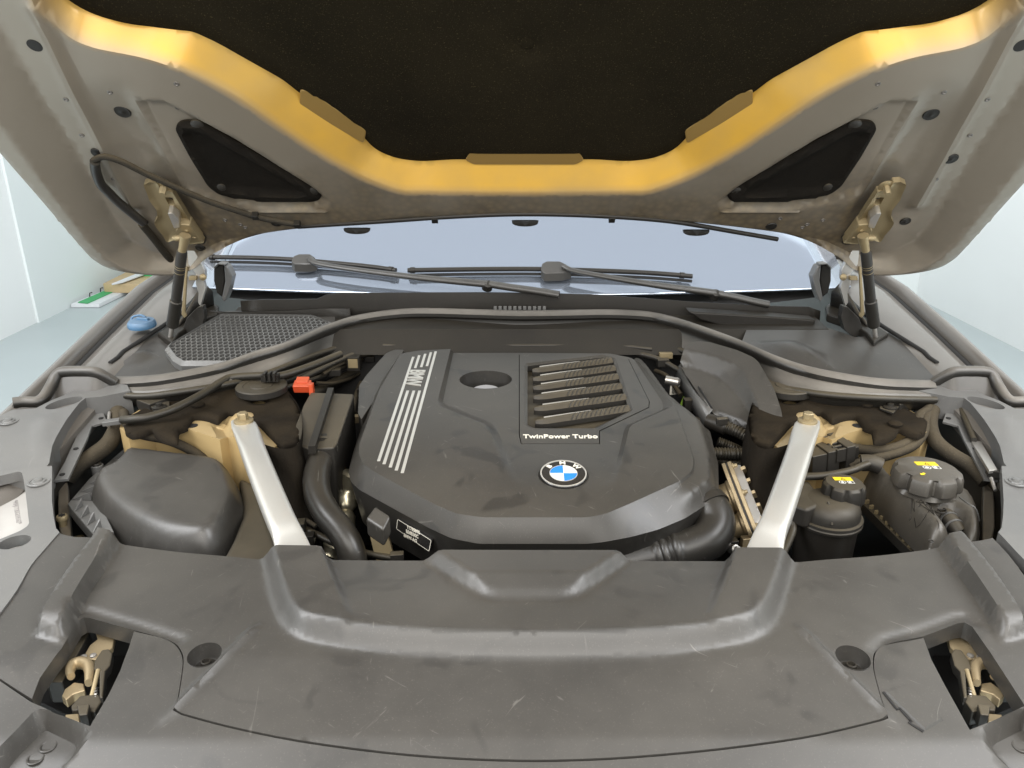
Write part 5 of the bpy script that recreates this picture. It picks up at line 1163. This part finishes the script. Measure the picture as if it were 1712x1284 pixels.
# ================================================================== gas struts and hinges
for sg in (-1, 1):
    Q = side(-sg); sd = 'left' if sg < 0 else 'right'
    gs = thing('gas_strut', 'gold brown gas strut holding up the %s side of the hood' % sd, 'gas strut', Q(atY(285,566,1.545)), 'gas struts')
    Pt = [Q(atY(x, y, Y)) for x, y, Y in ((309,398,1.475),(304,422,1.485),(294,506,1.522),(288,545,1.538),(284,568,1.548))]
    ax = (Pt[1]-Pt[2]).normalized()
    lathe('cylinder', Pt[2], ax, [(.0098,-.004),(.0102,0),(.0102,(Pt[1]-Pt[2]).length),(.008,(Pt[1]-Pt[2]).length+.004)], M['black2'], gs, seg=24)
    for t in (.62, .70, .74): tube('print_band', [Pt[2].lerp(Pt[1], t), Pt[2].lerp(Pt[1], t)+ax*.0012], .01035, M['zinc'], gs, seg=24)
    lathe('sleeve', Pt[3], (Pt[2]-Pt[3]).normalized(), [(.0105,0),(.0122,.002),(.0122,(Pt[2]-Pt[3]).length+.004),(.0105,(Pt[2]-Pt[3]).length+.006)], M['rubber'], gs, seg=24)
    tube('rod', [Pt[3], Pt[4]], .0048, M['steel'], gs, seg=12)
    tube('end_fitting', [Pt[1], Pt[1].lerp(Pt[0], .4), Pt[0], Pt[0]+ax*.006], lambda t: .0078 if t < .5 else .0105, M['zinc'], gs, seg=16)
    lathe('ball_stud', Pt[0]+Q((-.016,-.002,0))*1, Q((1,0,0)), [(.004,-.006),(.006,0),(.006,.006),(.004,.012)], M['zinc'], gs, seg=14)
    fr = HF if sg < 0 else HF.mir()
    plo = [HF.px(x, y, .026) for x, y in [(240,308),(250,303),(262,304),(270,316),(288,319),(298,336),(308,352),(316,366),(334,392),(342,405),(316,407),(300,398),(279,404),(272,392),(262,380),(258,372),(264,362),(262,350),(250,334),(246,322)]]
    slot = [HF.px(x, y, .026) for x, y in [(275,333),(288,333),(292,344),(281,345)]]
    hg = relief('hinge', fr, rnd(plo, .003), lambda u, v: .022+.0*u+.006*np.exp(-dist(u, v, plo)/.004), M['zinc'], hood, step=.006, holes=[slot], skirt=.012, sharp=30)
    prism('clamp_flange', fr, rnd([HF.px(x, y, .034) for x, y in [(300,372),(318,374),(332,394),(338,402),(318,406),(304,396),(294,384)]], .003), .016, .038, M['zinc'], hg, bevel=.002)
    bw = [HF.px(x, y, .034) for x, y in [(281,352),(288,352),(300,362),(302,376),(292,378),(287,366)]]
    prism('bridge', fr, rnd(bw, .003), .02, .040, M['steel'], hg, bevel=.004)
    o = fr.pt(*HF.px(273,316,.03), .024); hexbolt('bolt', o, HF.N, .0062, M['zinc'], hg, washer=2.1, h=.016)
    for x, y in ((312,386),(325,398)): lathe('rivet', fr.pt(*HF.px(x, y, .038), .037), HF.N, [(.004,0),(.0035,.002),(.001,.003)], M['zinc'], hg, seg=12)
    lathe('bushing', fr.pt(*HF.px(330,408,.03), .012), HF.N, [(.014,0),(.014,.010),(.011,.012),(.010,.006),(.002,.006)], M['black2'], hg, seg=20)
    VF = Fr((0,1.585,0), (1,0,0), (0,0,1), (0,-1,0)); VFm = VF if sg < 0 else Fr((0,1.585,0), (-1,0,0), (0,0,1), (0,-1,0))
    for nm, pix, w0, w1, m in (('upper_link', [(312,410),(322,415),(334,436),(342,452),(343,464),(336,470),(326,456),(315,442)], .0, .012, 'steel'), ('lower_link', [(327,458),(339,464),(344,482),(339,498),(335,512),(331,506),(332,490),(327,474)], .004, .014, 'steel'), ('spring_rod', [(309,446),(313,446),(309,522),(312,528),(308,532),(303,526)], .01, .016, 'zinc'), ('link_stop', [(315,462),(328,462),(328,469),(315,469)], .01, .022, 'zinc'), ('base_bracket', [(304,552),(312,532),(330,514),(338,512),(342,530),(336,552),(318,566)], -.02, .0, 'black2')):
        P = [VF.px(x, y, w1) for x, y in pix]; prism(nm, VFm, rnd(P, .002), w0, w1, M[m], hg, bevel=.0015)
    lathe('pivot_bolt', Q(atY(340,463,1.57)), (0,-1,0), [(.007,0),(.007,.004),(.004,.006),(.001,.007)], M['zinc'], hg, seg=14)
# ================================================================== wipers
def WS(px, py, off=0.0):
    d = ray(px, py); t = 1.7
    for _ in range(200):
        p = CAM+d*t; y = p.y-.12*(abs(p.x)/.8)**2; e = p.z-(1.005+(y-1.66)*math.tan(math.radians(29))-.01*(p.x/.8)**2+off); t += e*.8
    return CAM+d*t
def wiper(label, blade, headc, arm, pivot):
    w = thing('wiper', label, 'wiper', WS(*pivot[-1], 0), 'windscreen wipers')
    bp = crv([WS(x, y, .018) for x, y in blade], 8)
    tube('blade', bp, .0075, M['black'], w, seg=10, flat=.75)
    tube('rubber_edge', [p+Vector((0,-.002,-.011)) for p in bp], .0035, M['dark'], w, seg=6)
    for t in (.02, .5, .96): 
        i = int(t*(len(bp)-2)); tube('blade_clip', [bp[i], bp[i]+(bp[i+1]-bp[i]).normalized()*.010], .0092, M['black'], w, seg=10, flat=.8)
    H = [WS(x, y, .030) for x, y in headc]; c = sum(H, Vector())/len(H)
    zprism('head', [p for p in H], .022, M['cover'], w, bevel=.003)
    ap = crv([WS(x, y, o) for x, y, o in arm], 8)
    tube('arm', ap, lambda t: .0080+.003*t, M['cover'], w, seg=12, flat=.7)
    lathe('pivot_joint', ap[-1]+Vector((0,0,-.004)), Vector((.2,-.5,1)), [(.012,-.008),(.012,.006),(.009,.009),(.001,.0095)], M['black'], w, seg=16)
    pp_ = crv([WS(x, y, .026) for x, y in pivot], 5); tube('arm_root', pp_, .0115, M['cover'], w, seg=12, flat=.7)
wiper('left wiper with its blade reaching toward the left pillar', [(352,430),(420,431),(490,434),(560,440),(620,446),(662,452)], [(487,436),(490,428),(500,424),(518,424),(527,430),(530,438),(515,441),(492,441)], [(518,432,.034),(532,441,.034),(600,452,.034),(689,463,.032),(760,470,.030),(815,475,.028)], [(819,475),(850,480),(900,487),(935,493)])
wiper('right wiper lying in the middle of the windscreen', [(682,452),(740,451),(820,450),(900,450),(980,452),(1060,455),(1110,458),(1157,462)], [(904,450),(906,440),(914,436),(936,436),(948,442),(956,451),(940,455),(910,456)], [(942,445,.034),(960,453,.034),(1020,464,.034),(1100,477,.032),(1160,485,.030),(1196,490,.028)], [(1200,491),(1230,497),(1260,504),(1285,509)])
# ================================================================== hood latches in the two front openings
for sg in (-1, 1):
    Q = side(-sg); sd = 'left' if sg < 0 else 'right'
    lt = thing('hood_latch', 'greasy metal hood latch inside the %s front opening' % sd, 'latch', Q(at(130,1130,.80)), 'hood latches')
    def zp(nm, pix, z, dr, m, bv=.0015): return zprism(nm, [Q(at(x, y, z)) for x, y in pix], dr, M[m], lt, bevel=bv)
    zp('latch_base', [(150,1030),(225,1050),(205,1130),(155,1215),(60,1172),(90,1100)], .785, .01, 'dark')
    zp('back_plate', [(158,1050),(186,1050),(192,1064),(188,1082),(166,1103),(137,1101),(150,1078),(163,1068)], .838, .008, 'cast')
    zp('side_rail', [(140,1052),(150,1056),(104,1140),(80,1140),(76,1134),(98,1098)], .832, .03, 'black2')
    hk = crv([Q(at(x, y, .838)) for x, y in [(119,1131),(117,1122),(122,1112),(134,1108),(146,1112),(150,1124),(148,1142)]], 6)
    tube('hook', hk, lambda t: .0040+.0022*math.sin(math.pi*t), M['cast'], lt, seg=10, flat=1.3)
    zp('pawl', [(103,1163),(108,1152),(124,1140),(140,1142),(142,1154),(122,1160),(110,1170)], .832, .012, 'cast')
    zp('lever', [(158,1104),(170,1086),(182,1084),(188,1092),(184,1112),(176,1122),(172,1166),(166,1166),(166,1124),(156,1118)], .842, .012, 'black2', .003)
    tube('release_rod', [Q(at(164,1120,.842)), Q(at(157,1150,.836)), Q(at(152,1168,.83))], .0026, M['zinc'], lt, seg=8)
    tube('spring', crv([Q(at(160+3*math.cos(k*1.6), 1150+k*1.2, .832+.004*math.sin(k*1.6))) for k in range(14)], 4), .0012, M['steel'], lt, seg=6)
    zp('switch_housing', [(118,1180),(134,1162),(166,1160),(170,1172),(158,1190),(140,1186),(120,1188)], .836, .02, 'black2', .002)
    zp('switch_plug', [(128,1178),(150,1176),(146,1194),(132,1196)], .842, .02, 'black2', .0015)
    zp('lower_guide', [(108,1194),(132,1192),(134,1208),(112,1204)], .832, .006, 'cast')
    for x, y in ((140,1099),(156,1097)): lathe('rivet', Q(at(x, y, .838)), (0,0,1), [(.004,0),(.0036,.002),(.001,.003)], M['steel'], lt, seg=10)

# ================================================================== crowded wiring and pipes in the dark gaps around the engine
def cluster(name, label, cables, boxes, cat='wiring'):
    w = thing(name, label, cat, at(*cables[0][0][0]))
    for pts, r, m in cables: tube('cable', crv([at(*p) for p in pts], 6), r, M[m], w, seg=8)
    for x, y, z, sx, sy, sz, m in boxes: box('connector', at(x, y, z), (sx, sy*.2, 0), (-sy*.1, sy, 0), (0, 0, sz), M[m], w, bevel=.0012)
cluster('rear_harness', 'bundle of dark cables and plugs behind the rear left corner of the engine cover',
    [([(470,650,.90),(530,632,.90),(580,612,.90),(632,592,.90)], .005, 'black2'), ([(540,626,.91),(566,610,.915),(600,596,.92),(650,584,.925)], .0045, 'wrap'), ([(528,640,.89),(560,640,.88),(596,628,.87),(612,612,.87)], .004, 'wrap'), ([(590,690,.84),(596,660,.85),(604,640,.86)], .006, 'black2'), ([(580,760,.80),(584,720,.82),(594,690,.83)], .005, 'wrap')],
    [(560,622,.905,.012,.008,.007,'black2'), (604,655,.86,.008,.008,.010,'black'), (596,700,.83,.008,.006,.008,'cast'), (588,740,.81,.007,.006,.009,'black2'), (618,600,.905,.010,.006,.006,'black2')])
cluster('side_harness', 'bundle of dark cables and plugs between the throttle housing and the right strut brace',
    [([(1240,782,.83),(1258,792,.83),(1270,812,.82),(1272,840,.80)], .004, 'wrap'), ([(1252,776,.84),(1276,790,.835),(1290,806,.83)], .0035, 'black2'), ([(1262,700,.88),(1282,720,.87),(1296,742,.86)], .0045, 'wrap'), ([(1236,816,.80),(1256,836,.79),(1262,866,.78)], .004, 'black2'), ([(1200,900,.78),(1222,914,.78),(1244,920,.78)], .004, 'wrap')],
    [(1262,800,.83,.012,.009,.008,'black2'), (1268,812,.82,.010,.007,.009,'black'), (1258,828,.81,.008,.008,.010,'black2'), (1222,908,.79,.010,.007,.007,'black2'), (1246,906,.79,.007,.006,.009,'cast'), (1310,836,.82,.008,.006,.010,'black2')])
cluster('lower_harness', 'ribbed black conduit and plugs below the left strut brace',
    [([(500,880,.80),(530,894,.80),(560,908,.795),(600,922,.79),(660,934,.785)], .0055, 'rubber'), ([(430,880,.80),(452,890,.80),(480,900,.79)], .005, 'black2'), ([(470,846,.80),(500,862,.80),(528,880,.79)], .004, 'wrap')],
    [(462,878,.815,.016,.010,.008,'black2'), (500,878,.81,.010,.010,.007,'black2'), (664,930,.80,.010,.006,.006,'black2'), (516,900,.80,.009,.008,.008,'black')])
cluster('bulkhead_harness', 'thin cables tucked under the arched bulkhead trim behind the engine cover',
    [([(640,578,.945),(760,576,.945),(880,578,.945),(1010,577,.945),(1090,584,.94)], .004, 'black2'), ([(1060,590,.93),(1100,600,.925),(1136,620,.91)], .006, 'black2'), ([(1096,620,.90),(1116,630,.90),(1138,660,.88)], .005, 'wrap'), ([(1130,690,.87),(1160,700,.87),(1190,712,.87)], .0055, 'black2')],
    [(1108,606,.92,.012,.008,.008,'black2'), (1094,596,.925,.008,.006,.006,'black'), (1150,676,.88,.009,.008,.012,'black2')])
